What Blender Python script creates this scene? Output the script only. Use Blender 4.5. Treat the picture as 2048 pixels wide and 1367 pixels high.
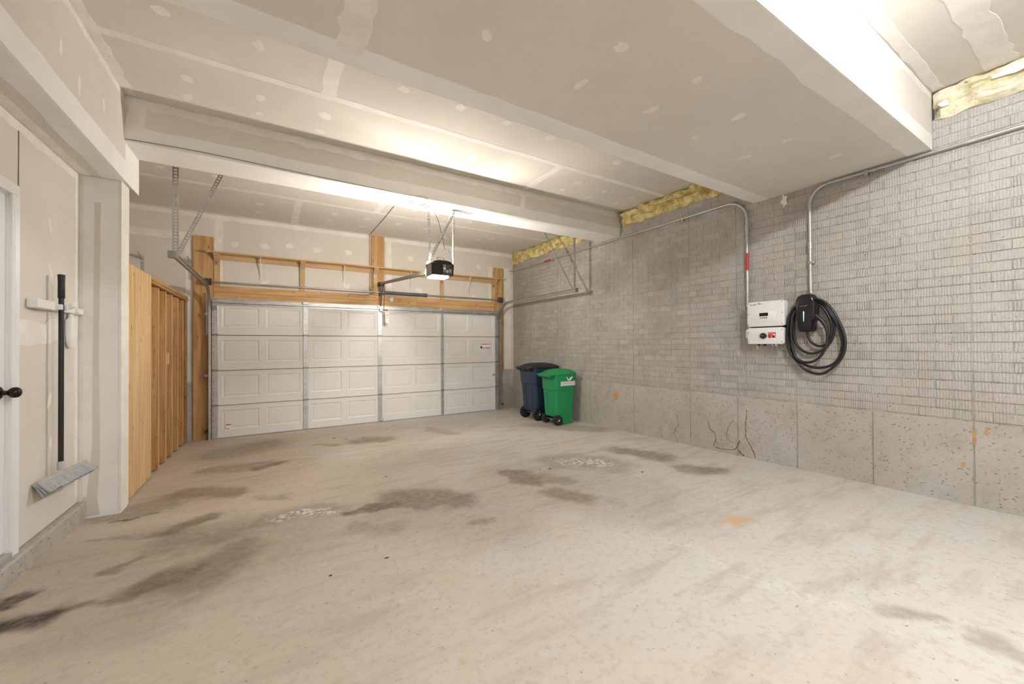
import bpy, bmesh, math, random
from mathutils import Vector, Matrix, noise as mnoise
random.seed(7)
for o in list(bpy.data.objects): bpy.data.objects.remove(o, do_unlink=True)
S = bpy.context.scene
C = S.collection
PI = math.pi

# ------------------------------------------------------------------ camera, world, lights, exposure
cd = bpy.data.cameras.new('camera'); cam = bpy.data.objects.new('camera', cd); C.objects.link(cam)
cd.sensor_fit = 'HORIZONTAL'; cd.sensor_width = 36; cd.lens = 13.778; cd.clip_start = .02
_r = Vector((0.85416, -0.51998, -0.00599)); _u = Vector((0.00092, -0.01001, 0.99995)); _f = Vector((0.52002, 0.85412, 0.00807))
cam.matrix_world = Matrix(((_r.x, _u.x, -_f.x, 0), (_r.y, _u.y, -_f.y, 0), (_r.z, _u.z, -_f.z, 1.3701), (0, 0, 0, 1)))
S.camera = cam
w = bpy.data.worlds.new('world'); S.world = w; w.use_nodes = True
w.node_tree.nodes['Background'].inputs[0].default_value = (1, .97, .93, 1)
w.node_tree.nodes['Background'].inputs[1].default_value = .05
S.view_settings.view_transform = 'Standard'; S.view_settings.look = 'None'
S.view_settings.gamma = 1; S.view_settings.use_curve_mapping = False
S.view_settings.exposure = 0.97
BULB_W = 92.0        # ceiling bulb, front bay
FILL_E = 50.0         # tubes of the fill light added behind the camera
OPENER_E = 1300.0     # emission of the opener lens
BULB_C = (.98, .99, 1.0); OPENER_C = (1.0, .93, .83)

# ------------------------------------------------------------------ dimensions (metres)
XR, YD, YW = 4.53, 7.28, 7.384
ZC, ZTOP, ZLEDGE = 3.375, 3.155, .7675
YN = -2.4
def fz(y): return .02 * (YD - y)

# ------------------------------------------------------------------ mesh helpers
class MB:
    def __init__(s): s.v = []; s.f = []
    def add(s, vs, fs):
        b = len(s.v); s.v += [tuple(p) for p in vs]; s.f += [tuple(i + b for i in q) for q in fs]; return s
    def box(s, x0, x1, y0, y1, z0, z1, m=None):
        vs = [Vector((x, y, z)) for z in (z0, z1) for y in (y0, y1) for x in (x0, x1)]
        if m is not None: vs = [m @ p for p in vs]
        return s.add(vs, [(0, 2, 3, 1), (4, 5, 7, 6), (0, 1, 5, 4), (2, 6, 7, 3), (0, 4, 6, 2), (1, 3, 7, 5)])
    def hexa(s, vs):
        return s.add(vs, [(0, 2, 3, 1), (4, 5, 7, 6), (0, 1, 5, 4), (2, 6, 7, 3), (0, 4, 6, 2), (1, 3, 7, 5)])
    def prism(s, poly, axis, a, b):          # poly 2D in the other two axes, extruded from a to b
        n = len(poly); vs = []
        for t in (a, b):
            for p in poly:
                q = list(p); q.insert(axis, t); vs.append(q)
        fs = [tuple(range(n))[::-1], tuple(range(n, 2 * n))] + [(i, (i + 1) % n, n + (i + 1) % n, n + i) for i in range(n)]
        return s.add(vs, fs)
    def loft(s, rings, cap=True):
        n = len(rings[0]); vs = [p for r in rings for p in r]; fs = []
        for k in range(len(rings) - 1):
            for i in range(n):
                j = (i + 1) % n; fs.append((k * n + i, k * n + j, (k + 1) * n + j, (k + 1) * n + i))
        if cap: fs += [tuple(range(n))[::-1], tuple(range((len(rings) - 1) * n, len(rings) * n))]
        return s.add(vs, fs)
    def tube(s, pts, r, seg=10, cap=True):
        pts = [Vector(p) for p in pts]; n = len(pts); rings = []
        t = (pts[1] - pts[0]).normalized()
        up = Vector((0, 0, 1)) if abs(t.z) < .9 else Vector((1, 0, 0))
        a = t.cross(up).normalized()
        for i, p in enumerate(pts):
            d = (pts[min(i + 1, n - 1)] - pts[max(i - 1, 0)]).normalized()
            a = (a - d * a.dot(d)).normalized(); b = d.cross(a)
            rr = r[i] if isinstance(r, (list, tuple)) else r
            rings.append([p + (a * math.cos(q) + b * math.sin(q)) * rr for q in (2 * PI * k / seg for k in range(seg))])
        return s.loft(rings, cap)
    def lathe(s, o, ax, prof, seg=20):       # prof [(radius, height along ax)]
        ax = Vector(ax).normalized(); o = Vector(o)
        a = ax.cross(Vector((0, 0, 1)) if abs(ax.z) < .9 else Vector((1, 0, 0))).normalized(); b = ax.cross(a)
        return s.loft([[o + ax * h + (a * math.cos(q) + b * math.sin(q)) * max(r, 1e-4) for q in (2 * PI * k / seg for k in range(seg))] for r, h in prof])
    def build(s, name, mat, parent=None, smooth=False, bevel=0, seg=2, solid=0, mesh=None):
        if mesh is None:
            me = bpy.data.meshes.new(name); me.from_pydata(s.v, [], s.f)
            bm = bmesh.new(); bm.from_mesh(me); bmesh.ops.recalc_face_normals(bm, faces=bm.faces); bm.to_mesh(me); bm.free()
            if mat: me.materials.append(mat)
            if smooth:
                me.polygons.foreach_set('use_smooth', [True] * len(me.polygons))
                try: me.set_sharp_from_angle(angle=math.radians(38))
                except Exception: pass
        else: me = mesh
        o = bpy.data.objects.new(name, me); C.objects.link(o)
        if parent: o.parent = parent
        if solid:
            md = o.modifiers.new('solid', 'SOLIDIFY'); md.thickness = solid; md.offset = 0
        if bevel:
            md = o.modifiers.new('bevel', 'BEVEL'); md.width = bevel; md.segments = seg; md.limit_method = 'ANGLE'; md.angle_limit = math.radians(40)
        return o
def B(x0, x1, y0, y1, z0, z1): return MB().box(x0, x1, y0, y1, z0, z1)
def tag(o, label=None, cat=None, group=None, kind=None):
    if label: o['label'] = label
    if cat: o['category'] = cat
    if group: o['group'] = group
    if kind: o['kind'] = kind
    return o
def empty(name, label=None, cat=None, group=None, kind=None, loc=(0, 0, 0)):
    o = bpy.data.objects.new(name, None); C.objects.link(o); o.empty_display_size = .1
    o.location = loc
    return tag(o, label, cat, group, kind)
def keep(child, parent):       # child meshes are written in world coordinates
    child.parent = parent; child.matrix_parent_inverse = Matrix.Translation(parent.location).inverted(); return child
def setp(o, par):
    o.parent = par
    o.matrix_parent_inverse = Matrix.Translation(par.location).inverted() if par.type == 'EMPTY' else Matrix()
    return o
def smooth_path(pts, n=8):
    pts = [Vector(p) for p in pts]; out = []
    for i in range(len(pts) - 1):
        p0, p1, p2, p3 = pts[max(i - 1, 0)], pts[i], pts[i + 1], pts[min(i + 2, len(pts) - 1)]
        for k in range(n):
            t = k / n
            out.append(.5 * (2 * p1 + (p2 - p0) * t + (2 * p0 - 5 * p1 + 4 * p2 - p3) * t * t + (3 * p1 - p0 - 3 * p2 + p3) * t ** 3))
    return out + [pts[-1]]
def rrect(cx, cy, w, d, r, z, n=4):
    out = []
    for sx, sy, a0 in ((1, 1, 0), (-1, 1, PI / 2), (-1, -1, PI), (1, -1, 1.5 * PI)):
        for k in range(n + 1):
            a = a0 + PI / 2 * k / n
            out.append((cx + sx * (w / 2 - r) + r * math.cos(a), cy + sy * (d / 2 - r) + r * math.sin(a), z))
    return out

# ------------------------------------------------------------------ materials
class NT:
    def __init__(s, name):
        s.m = bpy.data.materials.new(name); s.m.use_nodes = True; s.t = s.m.node_tree; s.n = s.t.nodes
        s.b = s.n['Principled BSDF']; s.pos = s.n.new('ShaderNodeNewGeometry')
    def link(s, a, b): s.t.links.new(a, b); return s
    def put(s, sock, v):
        if hasattr(v, 'is_output'): s.t.links.new(v, sock)
        elif isinstance(v, (tuple, list)) and len(v) == 3 and sock.type == 'RGBA': sock.default_value = (*v, 1)
        else: sock.default_value = v
    def math(s, op, a, b=0, c=0, clamp=False):
        n = s.n.new('ShaderNodeMath'); n.operation = op; n.use_clamp = clamp
        for i, v in enumerate((a, b, c)): s.put(n.inputs[i], v)
        return n.outputs[0]
    def vmath(s, op, a, b=(0, 0, 0)):
        n = s.n.new('ShaderNodeVectorMath'); n.operation = op; s.put(n.inputs[0], a); s.put(n.inputs[1], b); return n.outputs[0]
    def noise(s, vec, scale, detail=3, rough=.55, col=False, dist=0):
        n = s.n.new('ShaderNodeTexNoise'); s.put(n.inputs['Vector'], vec); n.inputs['Scale'].default_value = scale
        n.inputs['Detail'].default_value = detail; n.inputs['Roughness'].default_value = rough; n.inputs['Distortion'].default_value = dist
        return n.outputs['Color' if col else 'Fac']
    def voro(s, vec, scale, feat='F1'):
        n = s.n.new('ShaderNodeTexVoronoi'); n.feature = feat; s.put(n.inputs['Vector'], vec); n.inputs['Scale'].default_value = scale; return n.outputs['Distance']
    def ramp(s, fac, a, b, c0=0., c1=1.):      # smoothstep a..b -> c0..c1
        n = s.n.new('ShaderNodeMapRange'); n.interpolation_type = 'SMOOTHSTEP'; s.put(n.inputs[0], fac)
        for i, v in enumerate((a, b, c0, c1)): n.inputs[i + 1].default_value = v
        return n.outputs[0]
    def mix(s, fac, a, b, mode='MIX'):
        n = s.n.new('ShaderNodeMix'); n.data_type = 'RGBA'; n.blend_type = mode
        s.put(n.inputs[0], fac); s.put(n.inputs[6], a); s.put(n.inputs[7], b); return n.outputs[2]
    def bump(s, h, strength=.3, dist=.01, prev=None):
        n = s.n.new('ShaderNodeBump'); n.inputs['Strength'].default_value = strength; n.inputs['Distance'].default_value = dist
        s.put(n.inputs['Height'], h)
        if prev: s.put(n.inputs['Normal'], prev)
        return n.outputs[0]
    def out(s, col, rough=.6, metal=0, normal=None, spec=None):
        s.put(s.b.inputs['Base Color'], col); s.put(s.b.inputs['Roughness'], rough); s.put(s.b.inputs['Metallic'], metal)
        if normal: s.put(s.b.inputs['Normal'], normal)
        if spec is not None: s.b.inputs['Specular IOR Level'].default_value = spec
        return s.m
    @property
    def P(s): return s.pos.outputs['Position']

def m_plain(name, col, rough=.5, metal=0, var=.08, scale=12, bump=0, spec=None):
    t = NT(name); f = t.noise(t.P, scale, 4)
    c = t.mix(f, tuple(x * (1 - var) for x in col), tuple(min(1, x * (1 + var)) for x in col))
    nrm = t.bump(t.noise(t.P, scale * 8, 3), bump, .004) if bump else None
    return t.out(c, t.math('ADD', rough - .06, t.math('MULTIPLY', t.noise(t.P, scale * 2.3), .12)), metal, nrm, spec)
def m_emit(name, col, strength):
    t = NT(name); t.put(t.b.inputs['Base Color'], col); t.put(t.b.inputs['Emission Color'], col); t.b.inputs['Emission Strength'].default_value = strength; return t.m
def m_drywall():
    t = NT('drywall_paper'); n1 = t.noise(t.P, 1.1, 3); n2 = t.noise(t.P, 9, 4)
    c = t.mix(t.ramp(n1, .3, .7), (.69, .65, .592), (.74, .70, .64))
    c = t.mix(t.math('MULTIPLY', t.ramp(n2, .45, .75), .25), c, (.645, .605, .55))
    nrm = t.bump(t.noise(t.P, 90, 2), .12, .002)
    return t.out(c, .85, 0, nrm, .25)
def m_mud():
    t = NT('joint_compound'); n1 = t.noise(t.P, 6, 4); n2 = t.noise(t.vmath('MULTIPLY', t.P, (3, 14, 14)), 3, 3)
    c = t.mix(t.ramp(n1, .3, .7), (.79, .755, .70), (.87, .84, .80)); c = t.mix(t.math('MULTIPLY', t.ramp(n2, .5, .8), .4), c, (.75, .70, .63))
    return t.out(c, .8, 0, t.bump(n2, .15, .003), .25)
def m_whitewall():
    t = NT('primed_white'); n1 = t.noise(t.P, 3, 4)
    c = t.mix(t.ramp(n1, .3, .75), (.83, .81, .78), (.89, .88, .86))
    return t.out(c, .7, 0, t.bump(t.noise(t.P, 25, 3), .06, .004), .3)
def concrete_base(t, warm=(.425, .395, .35), cool=(.48, .46, .43), k=1.0):
    n1 = t.noise(t.P, .9, 4); n2 = t.noise(t.P, 7, 5, .6); n3 = t.noise(t.P, 60, 3)
    c = t.mix(t.ramp(n1, .35, .65), tuple(x * k for x in warm), tuple(x * k for x in cool))
    c = t.mix(t.math('MULTIPLY', t.ramp(n2, .45, .75), .5), c, tuple(x * k for x in (.315, .295, .265)))
    c = t.mix(t.math('MULTIPLY', t.ramp(n3, .48, .75), .35), c, tuple(x * k for x in (.24, .225, .205)))
    return c
def m_concrete():
    t = NT('cast_concrete'); c = concrete_base(t)
    pv = t.vmath('MULTIPLY', t.P, (1, 1, 1.5)); v = t.voro(pv, 34); sel = t.noise(t.P, 21, 1)
    pit = t.math('MULTIPLY', t.ramp(v, .14, .32, 1, 0), t.ramp(sel, .47, .56))
    c = t.mix(t.math('MULTIPLY', pit, .75), c, (.16, .145, .125))
    h = t.math('SUBTRACT', t.math('MULTIPLY', t.noise(t.P, 14, 5), .5), t.math('MULTIPLY', pit, .8))
    return t.out(c, .85, 0, t.bump(h, .5, .006), .25)
def m_brick():
    t = NT('stamped_brick_concrete'); c = concrete_base(t)
    rnd = t.pos.outputs['Random Per Island']
    c = t.mix(t.math('MULTIPLY', rnd, .25), c, (.52, .50, .47))
    c = t.mix(t.math('MULTIPLY', t.ramp(t.math('FRACT', t.math('MULTIPLY', rnd, 7.31)), .8, .95), .25), c, (.47, .40, .345))
    sp = t.n.new('ShaderNodeSeparateXYZ'); t.put(sp.inputs[0], t.P)
    wob = t.noise(t.vmath('MULTIPLY', t.P, (1, 1, .6)), 22, 2)
    ph = t.math('ADD', t.math('MULTIPLY', sp.outputs[1], 2 * PI / .0165), t.math('ADD', t.math('MULTIPLY', wob, 5.5), t.math('MULTIPLY', rnd, 40)))
    rib = t.math('SINE', ph)
    amp = t.math('ADD', .25, t.math('MULTIPLY', t.ramp(t.math('FRACT', t.math('MULTIPLY', rnd, 3.77)), .12, .35), .75))
    patch = t.ramp(t.noise(t.P, 1.6, 2), .38, .55)
    amp = t.math('MULTIPLY', amp, t.math('ADD', .55, t.math('MULTIPLY', patch, .45)))
    pit = t.math('MULTIPLY', t.ramp(t.voro(t.vmath('MULTIPLY', t.P, (1, 1, 2)), 26), .06, .2, 1, 0), t.ramp(t.noise(t.P, 15, 1), .60, .66))
    c = t.mix(t.math('MULTIPLY', pit, .7), c, (.17, .155, .135))
    h = t.math('ADD', t.math('MULTIPLY', rib, t.math('MULTIPLY', amp, .62)), t.math('MULTIPLY', t.noise(t.P, 55, 4, .7), 1.0))
    h = t.math('SUBTRACT', h, pit)
    return t.out(c, .88, 0, t.bump(h, .9, .0055), .2)
def m_wood(name, axis, light, dark, ring=1.0, knots=.5, rough=.6, gloss=None):
    t = NT(name); oi = t.n.new('ShaderNodeObjectInfo'); off = t.math('MULTIPLY', oi.outputs['Random'], 37.0)
    cb = t.n.new('ShaderNodeCombineXYZ')
    for i in range(3): t.put(cb.inputs[i], off)
    p = t.vmath('ADD', t.P, cb.outputs[0])
    sc = [14., 14., 14.]; sc[axis] = .9
    g = t.noise(t.vmath('MULTIPLY', p, tuple(sc)), 1.6 * ring, 4, .55, dist=.6)
    sc2 = [120., 120., 120.]; sc2[axis] = 2.5
    fine = t.noise(t.vmath('MULTIPLY', p, tuple(sc2)), 1.2, 2)
    c = t.mix(t.ramp(g, .32, .68), light, dark)
    c = t.mix(t.math('MULTIPLY', t.ramp(fine, .5, .75), .3), c, tuple(x * .72 for x in dark))
    sk = [11., 11., 11.]; sk[axis] = 5.0
    kv = t.voro(t.vmath('MULTIPLY', p, tuple(sk)), 1.0)
    kn = t.math('MULTIPLY', t.ramp(kv, .07, .17, 1, 0), knots)
    c = t.mix(kn, c, tuple(x * .35 for x in dark))
    return t.out(c, rough if gloss is None else gloss, 0, t.bump(fine, .08, .002), .35)
def m_steel(name='galvanized_steel', col=(.56, .565, .57), rough=.42):
    t = NT(name); v = t.voro(t.P, 40); n = t.noise(t.P, 7, 4)
    c = t.mix(t.ramp(n, .3, .7), tuple(x * .78 for x in col), col); c = t.mix(t.math('MULTIPLY', v, .3), c, tuple(min(1, x * 1.25) for x in col))
    return t.out(c, t.math('ADD', rough - .08, t.math('MULTIPLY', n, .2)), .85)
def m_insul(nm='yellow_fibreglass', ca=(.50, .37, .11), cb=(.86, .74, .38)):
    t = NT(nm); n1 = t.noise(t.P, 9, 5, .65); n2 = t.noise(t.vmath('MULTIPLY', t.P, (1, .25, 1)), 60, 4, .7)
    c = t.mix(t.ramp(n1, .32, .66), ca, cb); c = t.mix(t.math('MULTIPLY', t.ramp(n2, .45, .75), .45), c, (.92, .84, .58))
    c = t.mix(t.math('MULTIPLY', t.ramp(t.noise(t.P, 16, 3), .62, .74), .8), c, (.20, .15, .05))
    return t.out(c, .95, 0, t.bump(n2, .9, .012), .1)
STAINS = [  (-.75,3.35,-.15,3.05,.42,.22,'b'), (-.5,4.6,.2,5.6,.5,.2,'b'), (.2,6.2,2.4,6.2,.6,.2,'b'), (1.0,3.15,1.3,2.55,.35,.18,'d'), (2.1,3.2,2.5,2.3,.45,.16,'g'), (-1.0,3.0,-.6,2.6,.25,.2,'b'),  # x0,y0,x1,y1, half width, strength, kind
 (0.47,3.27,0.85,3.26,.055,.62,'d'), (0.92,3.36,1.30,3.02,.19,.50,'d'), (1.15,3.20,1.36,3.02,.10,.30,'d'),
 (-0.80,3.09,-0.68,3.25,.045,.55,'b'), (-0.60,2.85,-0.34,2.92,.085,.60,'d'), (-0.62,3.62,-0.42,3.77,.075,.60,'g'),
 (-1.05,3.72,-0.72,3.60,.035,.40,'b'), (-1.12,2.78,-0.96,2.73,.085,.90,'k'), (-0.98,2.71,-0.67,2.77,.028,.55,'b'), (-1.18,3.02,-1.15,3.06,.05,.95,'k'),
 (-0.18,5.13,0.10,5.22,.07,.62,'d'), (-0.55,5.30,-0.15,5.24,.14,.35,'d'), (-0.50,6.10,-0.15,6.40,.32,.35,'g'),
 (0.47,5.94,0.76,5.82,.07,.45,'b'), (1.10,5.88,1.28,5.82,.17,.50,'g'), (2.15,6.15,2.30,5.6,.14,.38,'b'),
 (2.07,3.40,2.11,3.08,.13,.55,'g'), (2.22,3.10,2.34,2.92,.12,.40,'g'), (2.10,2.70,2.20,2.52,.11,.45,'b'), (2.36,2.44,2.37,2.24,.10,.25,'g'),
 (3.66,3.36,3.77,2.95,.14,.50,'g'), (3.62,2.58,3.76,2.32,.13,.48,'g'), (1.26,2.54,1.31,2.51,.05,.35,'b'), (2.77,1.57,2.84,1.52,.045,.55,'o'),
 (2.46,0.66,2.51,0.58,.05,.35,'b'), (2.53,0.40,2.51,0.30,.05,.35,'g'), (3.75,5.35,4.28,4.55,.20,.35,'g'),  # last entry of this row: darker floor under the bins
 (-1.08,4.07,-0.82,4.09,.010,.85,'k'), (-0.98,4.22,-0.78,4.35,.16,.35,'g'), (-0.62,4.53,-0.30,4.33,.12,.45,'d'), (0.48,2.96,0.72,2.76,.09,.28,'b'),
 (-0.35,2.76,-0.22,3.00,.16,.42,'d'), (-0.55,3.42,-0.25,3.40,.14,.32,'d'), (-0.10,4.05,0.05,3.95,.07,.3,'b'),
 (2.78,3.42,3.00,3.15,.26,.40,'g'), (2.80,3.40,2.99,3.16,.15,.6,'w'), (0.02,3.50,0.36,3.42,.13,.35,'g'), (0.05,3.46,0.34,3.40,.07,.6,'w'),
 (2.15,1.62,2.19,1.17,.04,.2,'w'), (2.19,1.15,2.30,0.80,.04,.2,'w')]
def m_floor():
    t = NT('stained_concrete_floor')
    n1 = t.noise(t.P, .55, 3); n2 = t.noise(t.P, 3.2, 5, .62); n3 = t.noise(t.P, 26, 4, .65); n4 = t.noise(t.P, 110, 2)
    tr = t.vmath('MULTIPLY', t.P, (.5, 2.2, 1)); n5 = t.noise(tr, 4, 4)
    sp = t.n.new('ShaderNodeSeparateXYZ'); t.put(sp.inputs[0], t.P)
    side = t.math('ADD', t.math('MULTIPLY', sp.outputs[0], .22), t.math('MULTIPLY', t.math('SUBTRACT', n1, .5), 1.4))
    c = t.mix(t.ramp(side, -.1, .65), (.54, .47, .39), (.575, .555, .52))
    c = t.mix(t.math('MULTIPLY', t.ramp(n2, .42, .70), .33), c, (.58, .495, .39))
    c = t.mix(t.math('MULTIPLY', t.ramp(n5, .46, .74), .6), c, (.40, .345, .285))
    c = t.mix(t.math('MULTIPLY', t.ramp(n3, .48, .76), .5), c, (.36, .30, .24))
    c = t.mix(t.math('MULTIPLY', t.ramp(t.noise(t.P, 8, 4, .6), .56, .76), .3), c, (.655, .63, .59))
    c = t.mix(t.math('MULTIPLY', t.ramp(n4, .55, .85), .25), c, (.30, .26, .21))
    gr = t.ramp(t.noise(t.P, 17, 5, .7), .25, .66, .62, 1.0)
    pal = {'d': (.135, .092, .068), 'b': (.175, .122, .072), 'k': (.045, .028, .018), 'g': (.16, .122, .09), 'o': (.60, .37, .17), 'w': (.74, .72, .69)}
    masks = {}
    for nm, ks in (('stain_a', 'gdb'), ('stain_b', 'kow')):
        at = t.n.new('ShaderNodeAttribute'); at.attribute_name = nm; sx = t.n.new('ShaderNodeSeparateColor'); t.put(sx.inputs[0], at.outputs['Color'])
        for q, kd in enumerate(ks): masks[kd] = sx.outputs[q]
    spk = t.ramp(t.noise(t.P, 30, 3, .7), .46, .56)
    c = t.mix(t.math('MULTIPLY', t.ramp(t.noise(t.P, 1.7, 4, .6), .52, .72), .32), c, (.55, .42, .285))
    for kd in 'gdbkow':
        c = t.mix(t.math('MULTIPLY', masks[kd], spk if kd == 'w' else gr), c, pal[kd])
    crack = t.ramp(t.noise(t.P, 42, 2), .70, .74)
    c = t.mix(t.math('MULTIPLY', crack, .55), c, (.13, .10, .075))
    h = t.math('ADD', t.math('MULTIPLY', n3, .6), t.math('MULTIPLY', n4, .4))
    return t.out(c, t.math('ADD', .52, t.math('MULTIPLY', n2, .25)), 0, t.bump(h, .22, .004), .35)

M = dict(
    drywall=m_drywall(), mud=m_mud(), white=m_whitewall(), concrete=m_concrete(), brick=m_brick(), floor=m_floor(), insul=m_insul(), insul2=m_insul('pale_fibreglass', (.66, .57, .34), (.90, .86, .70)),
    steel=m_steel(), steel2=m_steel('darker_steel', (.34, .34, .34), .4), track=m_steel('track_steel', (.50, .49, .47), .38),
    fir_v=m_wood('fir_vertical', 2, (.63, .395, .18), (.45, .25, .098), 1.0, .7), fir_h=m_wood('fir_horizontal', 0, (.68, .44, .215), (.51, .295, .12), 1.0, .6),
    fir_l=m_wood('fir_light', 0, (.66, .47, .26), (.54, .35, .17), .9, .25), fir_lv=m_wood('fir_light_v', 2, (.66, .47, .26), (.54, .35, .17), .9, .2),
    pine=m_wood('knotty_pine', 2, (.72, .52, .29), (.58, .375, .17), .9, .8), honey=m_wood('honey_vinyl', 2, (.44, .235, .08), (.29, .14, .042), 1.6, .6, gloss=.25),
    oak=m_wood('valance_wood', 1, (.55, .335, .14), (.42, .235, .085), 1.2, .2),
    door=m_plain('white_steel_door', (.74, .735, .725), .45, 0, .04, 3), cream=m_plain('cream_lip', (.74, .69, .60), .5, 0, .04, 5),
    wpaint=m_plain('white_gloss_paint', (.80, .80, .80), .35, 0, .03, 4), wplastic=m_plain('white_plastic', (.82, .815, .80), .4, 0, .03, 8),
    black=m_plain('black_plastic', (.014, .014, .015), .42, 0, .2, 20), rubber=m_plain('black_rubber', (.011, .012, .014), .5, 0, .2, 25),
    cable=m_plain('black_cable', (.012, .014, .017), .36, 0, .15, 25), gloss=m_plain('black_gloss', (.010, .011, .013), .22, 0, .1, 10),
    blue=m_plain('navy_plastic', (.018, .034, .075), .45, 0, .12, 9), green=m_plain('green_plastic', (.006, .25, .085), .40, 0, .10, 5), lidb=m_plain('lid_black', (.012, .012, .014), .45, 0, .2, 10),
    grey=m_plain('grey_plastic', (.30, .30, .30), .5, 0, .1, 10), dgrey=m_plain('dark_grey', (.07, .07, .07), .5, 0, .2, 12), lgrey=m_plain('light_grey', (.50, .51, .52), .5, 0, .1, 10),
    bronze=m_plain('oil_bronze', (.020, .015, .012), .28, .6, .3, 20), red=m_plain('red_print', (.50, .02, .03), .45, 0, .1, 10), redl=m_plain('pale_red_print', (.72, .22, .22), .5, 0, .2, 60),
    print=m_plain('white_print', (.85, .85, .84), .5, 0, .02, 10), ink=m_plain('dark_ink', (.03, .03, .035), .5, 0, .1, 10), blu=m_plain('blue_label', (.10, .18, .28), .4, 0, .25, 60),
    bristle=m_plain('grey_bristle', (.40, .41, .43), .7, 0, .25, 60), block=m_plain('worn_block', (.42, .40, .37), .7, 0, .2, 20),
    rust=m_plain('rust_stain', (.20, .085, .03), .9, 0, .35, 40), wire=m_plain('brown_wire', (.12, .085, .06), .6, 0, .2, 30), spring=m_steel('oiled_spring', (.22, .215, .21), .45),
    taupe=m_plain('taupe_panel', (.26, .235, .205), .5, 0, .15, 40), leaf=m_plain('dry_leaf', (.06, .035, .02), .9, 0, .4, 60),
    lens=m_emit('opener_lens', OPENER_C, OPENER_E), lens2=m_emit('opener_lens_dim', OPENER_C, 6.0), tube=m_emit('fill_tube', (.97, .985, 1.0), FILL_E), led=m_emit('green_led', (.35, 1.0, .70), 1.5), bulb=m_emit('bulb_glow', BULB_C, 20), screen=m_plain('lcd', (.006, .008, .022), .15, 0, .1, 10),
    wood_curb=m_plain('curb_dirt', (.50, .45, .385), .85, 0, .16, 6, .3), vapour=m_plain('white_sheet', (.86, .86, .85), .4, 0, .03, 10), orange=m_plain('orange_dirt', (.45, .28, .13), .9, 0, .3, 30))

# ------------------------------------------------------------------ floor
import numpy as np
def vnoise(x, y, seed):       # smooth value noise, vectorised
    xi, yi = np.floor(x).astype(np.int64), np.floor(y).astype(np.int64); fx, fy = x - xi, y - yi
    fx, fy = fx * fx * (3 - 2 * fx), fy * fy * (3 - 2 * fy)
    def h(a, b):
        n = (a * 374761393 + b * 668265263 + seed * 974634777) & 0x7fffffff; n = ((n ^ (n >> 13)) * 1274126177) & 0x7fffffff
        return (n ^ (n >> 16)) % 65536 / 65536.0
    return (h(xi, yi) * (1 - fx) + h(xi + 1, yi) * fx) * (1 - fy) + (h(xi, yi + 1) * (1 - fx) + h(xi + 1, yi + 1) * fx) * fy
def fbm(x, y, seed): return sum(vnoise(x * 2 ** k, y * 2 ** k, seed + k) * .5 ** (k + 1) for k in range(4)) / .9375 - .5
gx = np.linspace(-2.1, XR + .05, 330); gy = np.linspace(YN, 7.6, 500); GX, GY = np.meshgrid(gx, gy); GX, GY = GX.ravel(), GY.ravel()
QX = GX + .24 * fbm(GX * 6, GY * 6, 3); QY = GY + .24 * fbm(GX * 6, GY * 6, 11)
mk = {k: np.zeros(len(GX)) for k in 'gdbkow'}
for x0, y0, x1, y1, hw, st, kd in STAINS:
    dx, dy = x1 - x0, y1 - y0; u = np.clip(((QX - x0) * dx + (QY - y0) * dy) / max(dx * dx + dy * dy, 1e-6), 0, 1)
    dd = np.hypot(QX - x0 - u * dx, QY - y0 - u * dy); hw *= 1.2; v = np.clip((hw * 1.5 - dd) / (hw * 1.05), 0, 1); mk[kd] = np.maximum(mk[kd], min(.98, st * 1.45) * v * v * (3 - 2 * v))
NX, NY = len(gx), len(gy)
fv = np.stack([GX, GY, fz(GY)], 1)
a_ = (np.arange(NY - 1)[:, None] * NX + np.arange(NX - 1)[None]).ravel(); ff = np.stack([a_, a_ + 1, a_ + NX + 1, a_ + NX], 1)
me = bpy.data.meshes.new('floor'); me.from_pydata(fv.tolist(), [], ff.tolist()); me.materials.append(M['floor'])
for nm, ks in (('stain_a', 'gdb'), ('stain_b', 'kow')):
    at = me.attributes.new(nm, 'FLOAT_COLOR', 'POINT'); at.data.foreach_set('color', np.stack([mk[k] for k in ks] + [np.ones(len(GX))], 1).astype(np.float32).ravel())
fl = bpy.data.objects.new('floor', me); C.objects.link(fl)
tag(fl, 'stained tan and grey concrete garage floor', 'floor', kind='structure')

# ------------------------------------------------------------------ right wall : backing + cast panels + stamped bricks
wr = B(XR + .0048, XR + .25, YN, 7.6, -.2, ZTOP).build('wall_right', M['concrete'])
tag(wr, 'poured concrete wall stamped with a brick pattern', 'wall', kind='structure')
SEAMS = [YN, -1.62, -1.037, -.45, .137, .724, 1.311, 1.898, 2.491, 3.083, 3.998, 4.925, 5.80, 6.68, YW]
def slab(y0, y1, z0, z1, t=.0, ch=.004, dpt=.008):      # front face at x=XR-t, chamfered
    return MB().add([(XR - t, y0 + ch, z0 + ch), (XR - t, y1 - ch, z0 + ch), (XR - t, y1 - ch, z1 - ch), (XR - t, y0 + ch, z1 - ch),
                     (XR + dpt, y0, z0), (XR + dpt, y1, z0), (XR + dpt, y1, z1), (XR + dpt, y0, z1)],
                    [(0, 1, 2, 3), (0, 4, 5, 1), (1, 5, 6, 2), (2, 6, 7, 3), (3, 7, 4, 0)])
for a, b in zip(SEAMS[:-1], SEAMS[1:]):
    slab(a + .002, b - .002, -.15, ZLEDGE, .004).build('concrete_panel', M['concrete'], wr)
CH = .0741; bricks = []
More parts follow.
